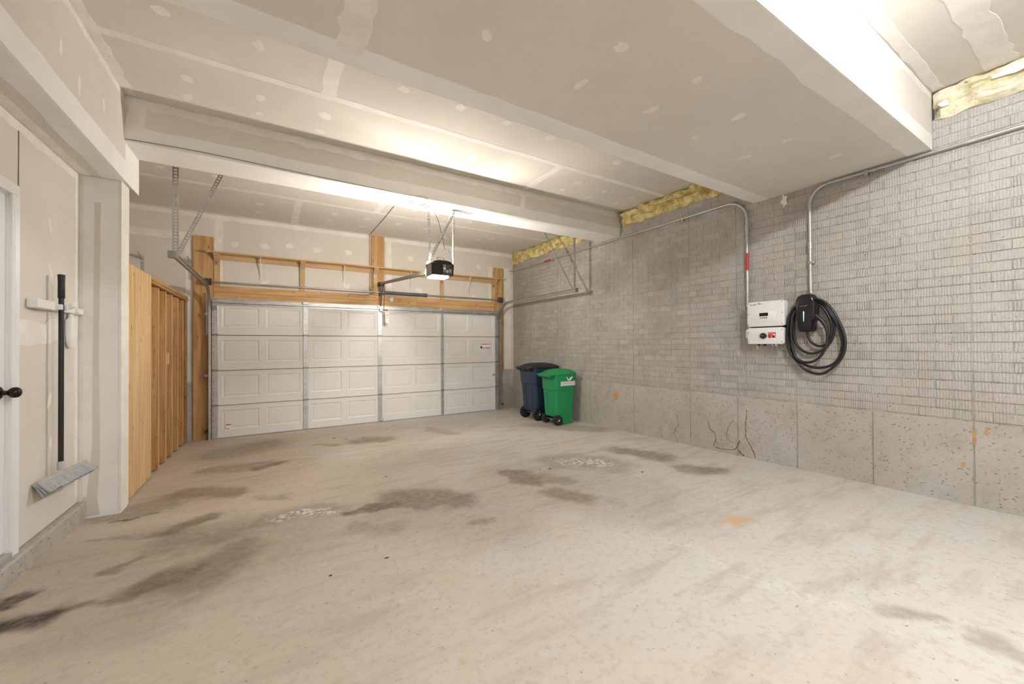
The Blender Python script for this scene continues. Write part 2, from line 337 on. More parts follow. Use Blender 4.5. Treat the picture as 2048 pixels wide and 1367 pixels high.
for r in range(32):
    z0 = ZLEDGE + .012 + r * CH; z1 = z0 + CH - .0045
    for a, b in zip(SEAMS[:-1], SEAMS[1:]):
        wdt = b - a; n = max(1, round(wdt / .196)); bw = wdt / n
        cuts = [a + bw * k for k in range(n + 1)] if r % 2 else [a] + [a + bw * (k + .5) for k in range(n)] + [b]
        cuts[0] += .0022; cuts[-1] -= .0022
        for c0, c1 in zip(cuts[:-1], cuts[1:]):
            bricks.append((c0 + .0006, c1 - .0006, z0, min(z1, ZTOP)))
def vis(bk):
    y = (bk[0] + bk[1]) / 2; z = (bk[2] + bk[3]) / 2
    d = Vector((XR, y, z - 1.37)); zz = d.dot(_f); sx = 1024 + 783.8 * d.dot(_r) / zz; sy = 683.5 - 783.8 * d.dot(_u) / zz
    if not (-20 < sx < 2065 and -20 < sy < 1380) or zz < .3: return 0
    return (bk[1] - bk[0]) * (bk[3] - bk[2]) / zz ** 3
order = sorted(bricks, key=vis, reverse=True); near, rest = order[:300], order[300:]
cache = {}
for bk in near:
    key = (round(bk[1] - bk[0], 3), round(bk[3] - bk[2], 3))
    if key not in cache:
        hw, hh = key[0] / 2, key[1] / 2; c = .002
        mb = MB().add([(-.001, -hw + c * .4, -hh + c), (-.001, hw - c * .4, -hh + c), (-.001, hw - c * .4, hh - c), (-.001, -hw + c * .4, hh - c), (.008, -hw, -hh), (.008, hw, -hh), (.008, hw, hh), (.008, -hw, hh)],
                      [(0, 1, 2, 3), (0, 4, 5, 1), (1, 5, 6, 2), (2, 6, 7, 3), (3, 7, 4, 0)])
        o = mb.build('brick', M['brick'], wr); cache[key] = o.data
    else: o = MB().build('brick', None, wr, mesh=cache[key])
    o.location = (XR + random.uniform(-.0018, .0018), (bk[0] + bk[1]) / 2, (bk[2] + bk[3]) / 2)
mb = MB()
for bk in rest:
    s_ = slab(*bk, .001 + random.uniform(-.0015, .0015), .0016, .005); mb.add(s_.v, s_.f)
tag(mb.build('distant_bricks', M['brick'], wr), kind='stuff')
def ribbon(pts, wid, x, name, mat, parent):     # thin irregular crack / stain strip on the right wall
    pts = smooth_path([(x, p[0], p[1]) for p in pts], 5); vs = []; fs = []
    for i, p in enumerate(pts):
        d = (pts[min(i + 1, len(pts) - 1)] - pts[max(i - 1, 0)]).normalized(); nrm = Vector((0, -d.z, d.y))
        k = wid * random.uniform(.35, 1.3); p = p + Vector((0, random.uniform(-.004, .004), random.uniform(-.003, .003)))
        vs += [p + nrm * k, p - nrm * k]
    for i in range(len(pts) - 1): fs.append((2 * i, 2 * i + 1, 2 * i + 3, 2 * i + 2))
    return MB().add(vs, fs).build(name, mat, parent, solid=.0006)
for pts, wd in (([(3.29, .44), (3.26, .32), (3.32, .22), (3.27, .09)], .0035), ([(2.85, .43), (2.82, .34), (2.76, .29), (2.76, .19), (2.78, .15), (2.70, .13), (2.54, .15), (2.49, .22), (2.47, .27)], .006),
                ([(2.54, .49), (2.61, .37), (2.62, .27), (2.57, .24), (2.51, .23)], .003), ([(2.39, .63), (2.40, .48), (2.40, .34), (2.37, .27), (2.33, .19), (2.30, .115)], .005), ([(2.48, .16), (2.45, .12), (2.42, .115)], .009)):
    ribbon(pts, wd, XR - .0045, 'rusty_crack', M['rust'], wr)
def blob(name, c, ax, ra, rb, mat, parent, t=.001, n=14, jit=.35, rot=0):   # flat irregular patch on a plane normal to axis ax
    k = [i for i in range(3) if i != ax]; out = []
    for i in range(n):
        a = 2 * PI * i / n; rr = 1 + random.uniform(-jit, jit); u, v = ra * rr * math.cos(a), rb * rr * math.sin(a)
        u, v = u * math.cos(rot) - v * math.sin(rot), u * math.sin(rot) + v * math.cos(rot)
        out.append((c[k[0]] + u, c[k[1]] + v))
    return MB().prism(out, ax, c[ax] - t, c[ax] + t).build(name, mat, parent)
for (y, z, a, b) in ((4.36, .58, .06, .07), (.72, .66, .012, .06), (.78, .43, .012, .03), (.66, .71, .012, .03)):
    blob('rust_patch', (XR - .004, y, z), 0, a, b, M['orange'], wr, .0008)
blob('mud_splat', (XR - .006, 1.99, 2.85), 0, .025, .05, M['mud'], wr, .006, 16, .55)

# ------------------------------------------------------------------ far wall (garage door side), left wall, near wall
wf = empty('wall_far', 'tan drywall wall around and above the garage door', 'wall', kind='structure')
def part(mb, name, mat, par, **k): return mb.build(name, mat, par, **k)
part(B(-2.05, -1.0 + .22, YW, YW + .12, .845, ZC), 'drywall_sheet', M['drywall'], wf)
part(B(4.09, XR + .006, YW, YW + .12, .845, ZC), 'drywall_sheet', M['drywall'], wf)
part(B(-.78, 4.09, YW, YW + .12, 2.05, ZC), 'drywall_sheet', M['drywall'], wf)
part(B(-2.05, -.86, YW - .012, YW + .2, -.15, .845), 'concrete_stub', M['concrete'], wf)
part(B(4.19, XR + .006, YW - .012, YW + .2, -.15, .845), 'concrete_stub', M['concrete'], wf)
blob('damp_streak', (4.44, YW - .013, .60), 1, .035, .16, M['wood_curb'], wf, .0008)
wl = empty('wall_left', 'tan unfinished drywall wall with a white pillar and concrete kerb', 'wall', kind='structure')
XL, XS, ZS1 = -1.27, -1.006, 2.696
part(B(XL - .12, XL, YN, 2.58, .204, ZS1), 'drywall_sheet', M['drywall'], wl)
part(B(XL - .12, XL, 3.365, 4.273, .204, ZS1), 'drywall_sheet', M['drywall'], wl)
part(B(XL - .12, XL, 2.58, 3.365, 2.255, ZS1), 'drywall_sheet', M['drywall'], wl)
part(MB().box(XL - .02, -1.2236, YN, 4.268, -.1, .196), 'kerb', M['concrete'], wl, bevel=.008)
pl = part(B(-2.0, -1.036, 4.273, 4.452, -.1, ZS1), 'pillar', M['white'], wl, bevel=.004)
part(B(-1.048, -1.030, 4.268, 4.457, .075, ZS1), 'corner_board', M['mud'], pl, bevel=.002)
part(MB().prism([(-1.255, .23), (-1.225, .23), (-1.195, .6), (-1.19, 1.6), (-1.185, 2.5), (-1.15, 2.5), (-1.16, 1.3), (-1.15, .55), (-1.165, .2), (-1.15, .075), (-1.255, .075)], 1, 4.2718, 4.2738), 'bare_strip', M['drywall'], pl)
part(B(-1.27, -1.245, 4.2715, 4.274, .2, ZS1), 'corner_tape', M['mud'], pl)
wn = B(-2.05, XR, YN - .12, YN, -.1, ZC).build('wall_near', M['drywall']); tag(wn, 'plain drywall wall behind the viewer', 'wall', kind='structure')
wc = B(-2.05, -1.93, 4.452, 7.384, -.1, ZC).build('wall_closet', M['drywall']); tag(wc, 'drywall side wall behind the wooden closet', 'wall', kind='structure')

# ------------------------------------------------------------------ ceiling with dropped soffit, beam and side soffit
ce = B(-2.05, XR + .2, YN, YW + .1, ZC, ZC + .12).build('ceiling', M['drywall']); tag(ce, 'taped unpainted drywall ceiling with dropped soffit and beam', 'ceiling', kind='structure')
ZSF = 2.916
sof = part(B(XS, XR - .002, .919, 2.295, ZSF, ZC), 'soffit', M['drywall'], ce)
beam = part(MB().hexa([(XS, 4.231, 3.012), (XR - .002, 4.231, 3.012), (XS, 4.626, 3.012), (XR - .002, 4.626, 3.012), (XS, 4.231, ZC), (XR - .002, 4.231, ZC), (XS, 4.626, ZC), (XR - .002, 4.626, ZC)]), 'beam', M['drywall'], ce)
ss = part(B(-2.0, XS, YN, 4.626, ZS1, ZC), 'side_soffit', M['drywall'], ce)
_sk = [0]
def strip(p0, p1, wid, ax, side, name, mat, parent, t=.0012, step=.12, jit=.28, fix=''):
    """ragged joint-compound band from p0 to p1 lying on a surface with normal axis ax (side = +1/-1)"""
    _sk[0] += 1; t = .0010 + .00013 * (_sk[0] % 9)
    p0, p1 = Vector(p0), Vector(p1); d = (p1 - p0); L = d.length; d.normalize()
    nrm = Vector((0, 0, 0)); nrm[ax] = side; s_ = d.cross(nrm); n = max(3, int(L / step)); vs = []; fs = []
    for i in range(n + 1):
        q = p0 + d * (L * i / n); sd = i * 1.7 + p0.x * 3 + p0.y
        a = wid / 2 * (1 + jit * mnoise.noise((sd, 1.3, p0.z)) * 1.6); b = wid / 2 * (1 + jit * mnoise.noise((sd, 7.9, p0.z)) * 1.6)
        if fix == 'a': a = wid / 2
        if fix == 'b': b = wid / 2
        vs += [q + s_ * a - nrm * (.0005 + t * .3), q + s_ * a * .93 + nrm * t, q - s_ * b * .93 + nrm * t, q - s_ * b - nrm * (.0005 + t * .3)]
    for i in range(n):
        for k in range(3): fs.append((4 * i + k, 4 * i + k + 1, 4 * i + k + 5, 4 * i + k + 4))
    return MB().add(vs, fs).build(name, mat, parent, smooth=False)
J = 'joint_tape'
def plain_band(x0, x1, y0, y1, z0, z1, parent, mat='white'): return part(B(x0, x1, y0, y1, z0, z1), 'corner_bead', M[mat], parent)
# soffit edges, underside and front face
strip((XS, 2.2118, ZSF), (XR - .01, 2.2118, ZSF), .166, 2, -1, 'corner_bead', M['white'], sof, .0015, .1, .12, 'a')
strip((XS, .9945, ZSF), (XR - .01, .9945, ZSF), .15, 2, -1, 'corner_bead', M['white'], sof, .0015, .15, .2, 'b')
strip((XS, .9188, ZSF + .0605), (XR - .01, .9188, ZSF + .0605), .12, 1, -1, 'corner_bead', M['white'], sof, .0015, .2, .1, 'a')
strip((XS, .918, ZC - .03), (XR - .01, .918, ZC - .03), .05, 1, -1, J, M['mud'], sof, .0015, .1, .3)
strip((.355, .93, ZSF), (.335, 2.2, ZSF), .145, 2, -1, J, M['mud'], sof, .0015, .07, .25)
strip((XS, .875, ZC), (XR - .02, .875, ZC), .07, 2, -1, J, M['mud'], ce, .0015, .1, .3)
strip((XS, .56, ZC), (XR - .02, .56, ZC), .15, 2, -1, J, M['mud'], ce, .0015, .08, .25)
# bay between the soffit and the beam
strip((XS, 3.445, ZC), (XR - .02, 3.445, ZC), .075, 2, -1, J, M['mud'], ce, .0012, .1, .25)
strip((.385, 2.30, ZC), (.375, 3.42, ZC), .11, 2, -1, J, M['mud'], ce, .0012, .08, .25)
strip((2.77, 3.47, ZC), (2.77, 4.22, ZC), .085, 2, -1, J, M['mud'], ce, .0012, .08, .2)
strip((XS, 4.2305, ZC - .045), (XR - .02, 4.2305, ZC - .045), .075, 1, -1, J, M['mud'], beam, .0012, .08, .3)
strip((XS, 4.2305, 3.0775), (XR - .02, 4.2305, 3.0775), .13, 1, -1, 'corner_bead', M['white'], beam, .0012, .12, .2, 'a')
strip((XS, 4.43, 3.012), (XR - .02, 4.43, 3.012), .385, 2, -1, 'corner_bead', M['white'], beam, .0012, .3, .0)
strip((2.77, 4.2305, 3.30), (2.74, 4.2305, 3.08), .075, 1, -1, J, M['mud'], beam, .0012, .06, .25)
strip((-.93, 4.2305, 3.33), (-.95, 4.2305, 3.10), .11, 1, -1, J, M['mud'], beam, .0012, .06, .25)
strip((XS + .03, 2.31, ZC), (XS + .03, 4.22, ZC), .075, 2, -1, J, M['mud'], ce, .0012, .08, .35)
strip((XS, 2.31, ZC - .03), (XS, 4.22, ZC - .03), .05, 0, 1, J, M['mud'], ss, .0012, .08, .35)
strip((XS, YN + .1, ZS1 + .083), (XS, 4.62, ZS1 + .083), .165, 0, 1, 'corner_bead', M['white'], ss, .0012, .14, .14, 'a')
strip((-1.0715, YN + .1, ZS1), (-1.0715, 4.27, ZS1), .13, 2, -1, 'corner_bead', M['white'], ss, .0012, .14, .2, 'b')
strip((XL + .035, YN + .1, ZS1), (XL + .035, 4.27, ZS1), .06, 2, -1, J, M['mud'], ss, .0012, .1, .3)
strip((XS, 4.43, ZS1 + .05), (XS, 4.43, 3.0), .36, 0, 1, 'corner_bead', M['white'], ss, .0016, .2, .0)
# back bay
strip((-1.9, 6.075, ZC), (XR - .05, 6.10, ZC), .085, 2, -1, J, M['mud'], ce, .0012, .1, .25)
strip((.30, 6.12, ZC), (.29, 7.34, ZC), .10, 2, -1, J, M['mud'], ce, .0012, .08, .2)
strip((1.33, 4.65, ZC), (1.32, 6.05, ZC), .10, 2, -1, J, M['mud'], ce, .0012, .08, .2)
strip((-1.9, 7.345, ZC), (XR - .05, 7.345, ZC), .075, 2, -1, J, M['mud'], ce, .0012, .1, .25)
strip((-1.9, YW, ZC - .04), (XR - .02, YW, ZC - .04), .075, 1, -1, J, M['mud'], wf, .0012, .1, .25)
strip((-1.9, YW, 3.00), (-1.01, YW, 3.00), .11, 1, -1, J, M['mud'], wf, .0012, .1, .2)
strip((-.71, YW, 2.30), (-.71, YW, 3.34), .10, 1, -1, J, M['mud'], wf, .0012, .08, .25)
strip((-1.06, YW, .86), (-1.06, YW, 2.95), .09, 1, -1, J, M['mud'], wf, .0012, .1, .2)
strip((1.83, YW, 2.30), (1.83, YW, 3.34), .10, 1, -1, J, M['mud'], wf, .0012, .08, .2)
strip((3.96, YW, 2.30), (3.96, YW, 3.06), .10, 1, -1, J, M['mud'], wf, .0012, .08, .2)
strip((4.37, YW, .86), (4.37, YW, 3.05), .20, 1, -1, J, M['mud'], wf, .0012, .12, .12)
# left wall
strip((XL, 3.42, 1.46), (XL, 4.26, 1.50), .15, 0, 1, J, M['mud'], wl, .0012, .08, .3)
strip((XL, YN + .1, ZS1 - .035), (XL, 4.26, ZS1 - .035), .06, 0, 1, J, M['mud'], wl, .0012, .1, .3)
strip((XL, 4.235, .25), (XL, 4.235, ZS1 - .02), .06, 0, 1, J, M['mud'], wl, .0012, .1, .25)
strip((XL, 3.44, 2.3), (XL, 3.44, 2.64), .012, 0, 1, 'open_seam', M['wire'], wl, .0008, .05, .3)
def mud(pts, ax, val, ra, rb, parent):
    for p in pts:
        q = list(p); q.insert(ax, val)
        blob('mud_patch', q, ax, ra * random.uniform(.7, 1.25), rb * random.uniform(.7, 1.25), M['mud'], parent, .0011, 14, .22, random.uniform(-.5, .5))
mud([(.91, 1.72), (1.55, 1.43), (1.56, 1.76), (2.12, 1.38), (2.13, 1.72), (2.7, 1.78), (2.71, 1.46), (3.34, 1.77), (3.34, 1.45), (3.97, 1.36)], 2, ZSF, .030, .048, sof)
mud([(-.57, 3.06), (-.08, 3.09), (-.55, 3.74), (-.59, 4.02), (-.09, 3.73), (-.1, 3.99), (.39, 3.75), (.37, 4.04), (.88, 3.04), (1.35, 3.03), (1.8, 3.02), (2.29, 3.03), (3.24, 3.07), (1.81, 3.76), (3.23, 3.71), (3.2, 3.98), (3.71, 3.74), (3.67, 4.0), (4.18, 3.71), (4.17, 3.98)], 2, ZC, .042, .05, ce)
mud([(-1.08, 5.74), (-.58, 5.73), (-.1, 5.64), (-.16, 6.54), (-.17, 6.93), (.32, 5.64), (.8, 6.46), (.77, 6.81), (1.27, 6.46), (1.76, 6.47), (1.28, 6.91), (1.79, 5.68), (2.72, 5.76), (3.16, 5.72), (3.53, 6.5), (3.33, 6.71), (2.25, 6.5), (2.7, 6.85)], 2, ZC, .05, .06, ce)
mud([(-.51, 2.95), (-.11, 2.97), (.23, 3.02), (.63, 3.0), (1.13, 3.02), (2.23, 3.03), (3.69, 3.01), (-.11, 2.38), (1.1, 2.42), (2.4, 2.45), (3.55, 2.40)], 1, YW, .06, .05, wf)
mud([(3.14, 3.04), (3.38, 2.96), (3.78, 3.05)], 0, XS, .025, .075, ss)
mud([(3.82, 2.19), (3.84, 1.86), (3.82, 1.02), (3.84, .72)], 0, XL, .022, .07, wl)

# ------------------------------------------------------------------ fibreglass insulation above the concrete
def batt(y0, y1, label, seed, lump, mt='insul'):
    ny = int((y1 - y0) / .022); prof = [(-.01, 0), (.045, .0), (.075, .25), (.07, .5), (.05, .62), (.075, .78), (.05, .97), (-.02, 1.0)]
    fine = []
    for i in range(len(prof) - 1):
        for k in range(4):
            t = k / 4; fine.append((prof[i][0] * (1 - t) + prof[i + 1][0] * t, prof[i][1] * (1 - t) + prof[i + 1][1] * t))
    fine.append(prof[-1]); vs = []; fs = []; m = len(fine)
    for i in range(ny + 1):
        y = y0 + (y1 - y0) * i / ny; endf = min(1, min(i, ny - i) / 3 + .35)
        for j, (d, h) in enumerate(fine):
            n1 = mnoise.fractal((y * 7 + seed, h * 3.2, seed), 1, 2, 4); n2 = mnoise.noise((y * 2.2 + seed, h * 1.5, 3.3))
            dx = d * (1 + .5 * n2) * endf + lump * n1 * (1 if 0 < j < m - 1 else .2)
            zz = ZTOP - .012 + (ZC - .004 - ZTOP + .012) * h + .030 * mnoise.noise((y * 9, seed, h * 4)) * (1 if 0 < j < m - 1 else (1.2 if j == 0 else 0))
            vs.append((XR + .03 - dx, y, min(zz, ZC - .002)))
    for i in range(ny):
        for j in range(m - 1): fs.append((i * m + j, i * m + j + 1, (i + 1) * m + j + 1, (i + 1) * m + j))
    vs += [(XR + .12, y0, ZTOP), (XR + .12, y0, ZC), (XR + .12, y1, ZTOP), (XR + .12, y1, ZC)]
    b = len(vs) - 4; fs += [(0, m - 1, b + 1, b), (ny * m, b + 2, b + 3, ny * m + m - 1)]
    return tag(MB().add(vs, fs).build('insulation_batt', M[mt], smooth=True), label, 'insulation', 'insulation batts along the top of the concrete wall')
batt(4.64, 7.37, 'yellow fibreglass batt above the concrete wall nearest the garage door', 1.7, .055)
batt(2.31, 4.22, 'crumpled yellow fibreglass batt between the beam and the wide soffit', 8.2, .075)
i3 = batt(YN + .05, .91, 'pale bright yellow fibreglass batt at the top right corner', 15.1, .050, 'insul2')
blob('white_sheet_scrap', (XR - .055, .50, 3.30), 0, .09, .03, M['vapour'], i3, .003, 12, .4, -.1); blob('white_sheet_scrap', (XR - .055, .84, 3.24), 0, .03, .02, M['vapour'], i3, .003, 12, .4)

# ------------------------------------------------------------------ garage door (door_1)
gd = empty('door_1', 'white sectional garage door with embossed panels and steel stiles', 'garage door', kind='structure', loc=(1.65, YD, 0))
DX0, DX1 = -.781, 4.09
ZSEC = [.012, .500, 1.022, 1.552, 2.085]
BAYS = [(-.700, .416), (.496, 1.602), (1.681, 2.797), (2.859, 4.0)]
def gp(mb, name, mat, par=gd, **k):
    o = mb.build(name, mat, None, **k)
    if par is gd: keep(o, gd)
    else: setp(o, par)
    return o
emb = {}
for k in range(4):
    z0, z1 = ZSEC[k] + .003, ZSEC[k + 1] - (.012 if k < 3 else .003)
    zb, zt = z0 + (.095 if k else .10), z1 - (.055 if k < 3 else .105)
    xs_ = [DX0]
    for a, b in BAYS: mid = (a + b) / 2; xs_ += [a + .026, mid - .033, mid + .033, b - .026]
    xs_.append(DX1); mb = MB().box(DX0, DX1, YD + .012, YD + .045, z0, z1)
    mb.box(DX0, DX1, YD, YD + .012, z0, zb).box(DX0, DX1, YD, YD + .012, zt, z1)
    for q in range(0, len(xs_), 2): mb.box(xs_[q], xs_[q + 1], YD, YD + .012, zb, zt)
    sec = gp(mb, 'door_section', M['door'])
    zb, zt = z0 + (.095 if k else .10), z1 - (.055 if k < 3 else .105)
    for a, b in BAYS:
        mid = (a + b) / 2; g = .033
        for p0, p1 in ((a + .026, mid - g), (mid + g, b - .026)):
            wd, hh, key = p1 - p0, zt - zb, (round(p1 - p0, 3), round(zt - zb, 3))
            if key not in emb:
                rings = []
                for ins, y in ((0, .0004), (.010, -.0005), (.034, .0085), (.044, .0085), (.048, .004)):
                    rings.append([(-wd / 2 + ins, y, -hh / 2 + ins), (wd / 2 - ins, y, -hh / 2 + ins), (wd / 2 - ins, y, hh / 2 - ins), (-wd / 2 + ins, y, hh / 2 - ins)])
                mb = MB(); vs = [p for r in rings for p in r]; fs = []
                for q in range(len(rings) - 1):
                    for i in range(4): fs.append((q * 4 + i, q * 4 + (i + 1) % 4, q * 4 + 4 + (i + 1) % 4, q * 4 + 4 + i))
                fs.append(tuple(range((len(rings) - 1) * 4, len(rings) * 4))); mb.add(vs, fs)
                o = mb.build('raised_panel', M['door']); emb[key] = o.data
            else: o = MB().build('raised_panel', None, mesh=emb[key])
            setp(o, sec); o.location = ((p0 + p1) / 2, YD + .0002, (zb + zt) / 2)
for z in ZSEC[1:4]:
    gp(B(DX0, DX1, YD + .010, YD + .044, z - .013, z + .004), 'joint_gap', M['dgrey'])
    for a, b in BAYS: gp(B(a, b, YD - .018, YD + .006, z - .004, z + .016), 'section_lip', M['cream'], bevel=.003)
STILES = [(-.781, -.706), (.416, .490), (1.602, 1.676), (2.797, 2.858), (4.005, 4.09)]
for i, (a, b) in enumerate(STILES):
    for k in range(4):
        st = gp(B(a, b, YD - .014, YD + .002, ZSEC[k] + .012, ZSEC[k + 1] - .012), 'steel_stile', M['steel'], bevel=.003)
        mb = MB(); cx = (a + b) / 2
        for q in range(5 if i in (0, 4) else 4):
            mb.lathe((cx - (.018 if i in (0, 4) else 0), YD - .0135, ZSEC[k] + .07 + q * .095), (0, -1, 0), [(.006, 0), (.006, .002)], 8)
        gp(mb, 'bolt_holes', M['dgrey'], st)
    for z in ZSEC[1:4]:
        h = gp(MB().box((a + b) / 2 - .03, (a + b) / 2 + .03, YD - .024, YD - .012, z - .016, z + .016), 'hinge', M['steel2'], bevel=.004)
        if i in (0, 4):
            cx = (a + b) / 2
            gp(MB().prism([(cx - .022, z + .015), (cx + .022, z + .015), (cx, z + .085)], 1, YD - .020, YD - .014), 'hinge_leaf', M['steel'], h)
            gp(MB().prism([(cx - .022, z - .015), (cx, z - .085), (cx + .022, z - .015)], 1, YD - .020, YD - .014), 'hinge_leaf', M['steel'], h)
            gp(MB().tube([(a - .03 if i == 0 else b + .03, YD - .02, z), (cx, YD - .02, z)], .006, 8), 'roller_pin', M['steel2'], h)
# top strut: hat-shaped channel
gp(MB().prism([(YD + .002, 2.092), (YD - .022, 2.092), (YD - .022, 2.084), (YD - .010, 2.080), (YD - .010, 2.058), (YD - .045, 2.050), (YD - .045, 2.030), (YD - .010, 2.020), (YD - .010, 2.008), (YD - .024, 2.003), (YD - .024, 1.995), (YD + .002, 1.995)], 0, DX0 + .01, DX1 - .01), 'top_strut', M['steel'])
for cx in ((.456), (1.641), (2.83)): gp(B(cx - .045, cx + .045, YD - .050, YD - .0, 2.055, 2.098), 'strut_clip', M['steel'], bevel=.004)
for s_, cx in ((0, -.745), (1, 4.05)):
    h = gp(B(cx - .03, cx + .035, YD - .05, YD - .012, 1.925, 1.978), 'top_roller_bracket', M['steel2'], bevel=.004)
gp(B(DX0, DX1, YD + .002, YD + .04, -.012, .02), 'bottom_seal', M['grey'])
gp(MB().lathe((1.66, YD - .016, .055), (0, -1, 0), [(.028, 0), (.034, .006), (.034, .016), (.02, .022)], 16), 'lift_handle', M['lgrey'])
gp(B(3.945, 3.985, YD - .035, YD, .735, .775), 'slide_lock', M['steel'], bevel=.004)
s3 = gp(B(3.655, 3.895, YD - .0075, YD - .004, 1.295, 1.415), 'warning_label', M['print'])
gp(B(3.66, 3.89, YD - .0085, YD - .007, 1.385, 1.405), 'label_print', M['redl'], s3); gp(B(3.745, 3.80, YD - .0090, YD - .007, 1.388, 1.398), 'label_print', M['red'], s3)
gp(B(3.662, 3.700, YD - .0085, YD - .007, 1.305, 1.355), 'label_print', M['ink'], s3)
for a, b in ((3.705, 3.745), (3.755, 3.775), (3.79, 3.885)): gp(B(a, b, YD - .0085, YD - .007, 1.307, 1.322), 'label_print', M['ink'], s3)
s4 = gp(B(-.615, -.545, YD - .0075, YD - .004, .112, .222), 'warning_label', M['print'])
gp(B(-.612, -.548, YD - .0085, YD - .007, .192, .208), 'label_print', M['red'], s4); gp(B(-.60, -.565, YD - .0085, YD - .007, .135, .143), 'label_print', M['ink'], s4)

# ------------------------------------------------------------------ lumber around the door (trim_1)
tr = empty('trim_1', 'orange fir planks framing the top and sides of the garage door', 'trim', kind='structure')
part(B(-1.008, -.767, YW - .04, YW, -.02, 3.02), 'jamb_plank', M['fir_v'], tr, bevel=.003)
part(B(4.03, 4.262, YW - .04, YW, .845, 3.03), 'jamb_plank', M['fir_v'], tr, bevel=.003)
part(B(4.09, 4.19, YW - .035, YW + .1, -.02, .845), 'lower_jamb', M['fir_v'], tr, bevel=.003)
part(B(1.508, 1.742, YW - .04, YW, 2.292, 3.372), 'center_plank', M['fir_v'], tr, bevel=.003)
part(B(-.765, 2.335, YW - .04, YW, 2.19, 2.290), 'header_board', M['fir_h'], tr, bevel=.002)
part(B(-.765, 2.335, YW - .04, YW, 2.06, 2.188), 'header_board', M['fir_h'], tr, bevel=.002)
part(B(2.338, 4.028, YW - .04, YW, 2.19, 2.290), 'header_board', M['fir_h'], tr, bevel=.002)
part(B(2.338, 4.028, YW - .04, YW, 2.06, 2.188), 'header_board', M['fir_h'], tr, bevel=.002)
blob('mud_patch', (1.87, YW - .041, 2.225), 1, .03, .045, M['mud'], tr, .001)

# ------------------------------------------------------------------ shelf over the door
sh = empty('wall_shelf', 'long narrow wooden shelf above the garage door', 'shelf', loc=(1.7, YW, 2.69))
def sp(mb, name, mat, **k): return keep(mb.build(name, mat, None, **k), sh)
sp(B(-.85, 1.505, 7.19, YW - .001, 2.762, 2.783), 'shelf_board', M['fir_l'], bevel=.002)
sp(B(1.505, 1.745, 7.19, YW - .041, 2.762, 2.783), 'shelf_board', M['fir_l'], bevel=.002)
sp(B(1.745, 4.18, 7.19, YW - .001, 2.762, 2.783), 'shelf_board', M['fir_l'], bevel=.002)
for a, b in ((-.765, 1.505), (1.745, 4.028)): sp(B(a, b, YW - .022, YW - .001, 2.69, 2.762), 'ledger', M['fir_l'], bevel=.002)
for x in (-.762, .378, 1.535, 2.825, 3.985):
    yb = YW - .041 if abs(x - 1.535) < .01 else YW - .001
    sp(B(x, x + .072, yb - .04, yb, 2.292, 2.69 if yb > 7.36 else 2.762), 'post', M['fir_lv'], bevel=.003)
    sp(MB().prism([(yb - .042, 2.762), (yb - .15, 2.762), (yb - .15, 2.742), (yb - .042, 2.66)], 0, x, x + .072), 'corbel', M['fir_l'], bevel=.002)
    sp(B(x + .012, x + .045, yb - .0425, yb - .040, 2.60, 2.66), 'nail_plate', M['steel2'])
for x in (-.174, 1.05, 2.22, 3.45):
    br = sp(B(x - .014, x + .014, YW - .006, YW - .001, 2.43, 2.69), 'shelf_bracket', M['wplastic'], bevel=.002)
    o = MB().prism([(YW - .006, 2.43), (YW - .006, 2.50), (7.25, 2.755), (7.22, 2.755), (7.22, 2.762), (YW - .024, 2.762), (YW - .024, 2.745), (7.30, 2.745), (YW - .012, 2.47)], 0, x - .004, x + .004).build('bracket_arm', M['wplastic'])
    setp(o, br)

# ------------------------------------------------------------------ torsion shaft
ts = empty('torsion_shaft', 'steel torsion shaft with coiled spring above the garage door', 'spring shaft', loc=(1.65, 7.27, 2.335))
def tp(mb, name, mat, **k): return keep(mb.build(name, mat, None, **k), ts)
tp(MB().tube([(-.875, 7.265, 2.335), (4.185, 7.265, 2.335)], .0135, 12), 'shaft', M['track'], smooth=True)
pts = [Vector((1.70 + .80 * i / 880, 7.265 + .026 * math.cos(i * PI / 5), 2.335 + .026 * math.sin(i * PI / 5))) for i in range(0, 880)]
tp(MB().tube(pts, .0042, 5), 'coil_spring', M['spring'], smooth=True)
for x in (1.69, 2.50): tp(MB().lathe((x - .02, 7.265, 2.335), (1, 0, 0), [(.02, 0), (.034, .005), (.034, .04), (.018, .05)], 18), 'winding_cone', M['spring'], smooth=True)
tp(B(1.642, 1.668, 7.225, YW - .042, 2.27, 2.42), 'center_bearing_plate', M['steel2'], bevel=.003)
for x, sgn in ((-.815, 1), (4.125, -1)):
    tp(MB().lathe((x - .035, 7.265, 2.335), (1, 0, 0), [(.02, 0), (.056, .004), (.056, .012), (.046, .018), (.046, .05), (.058, .056), (.058, .066), (.02, .072)], 20), 'cable_drum', M['dgrey'], smooth=True)
    tp(B(x - .052 * sgn - .003, x - .052 * sgn + .003, 7.215, YW - .041, 2.29, 2.39), 'end_bearing_plate', M['steel2'], bevel=.002)

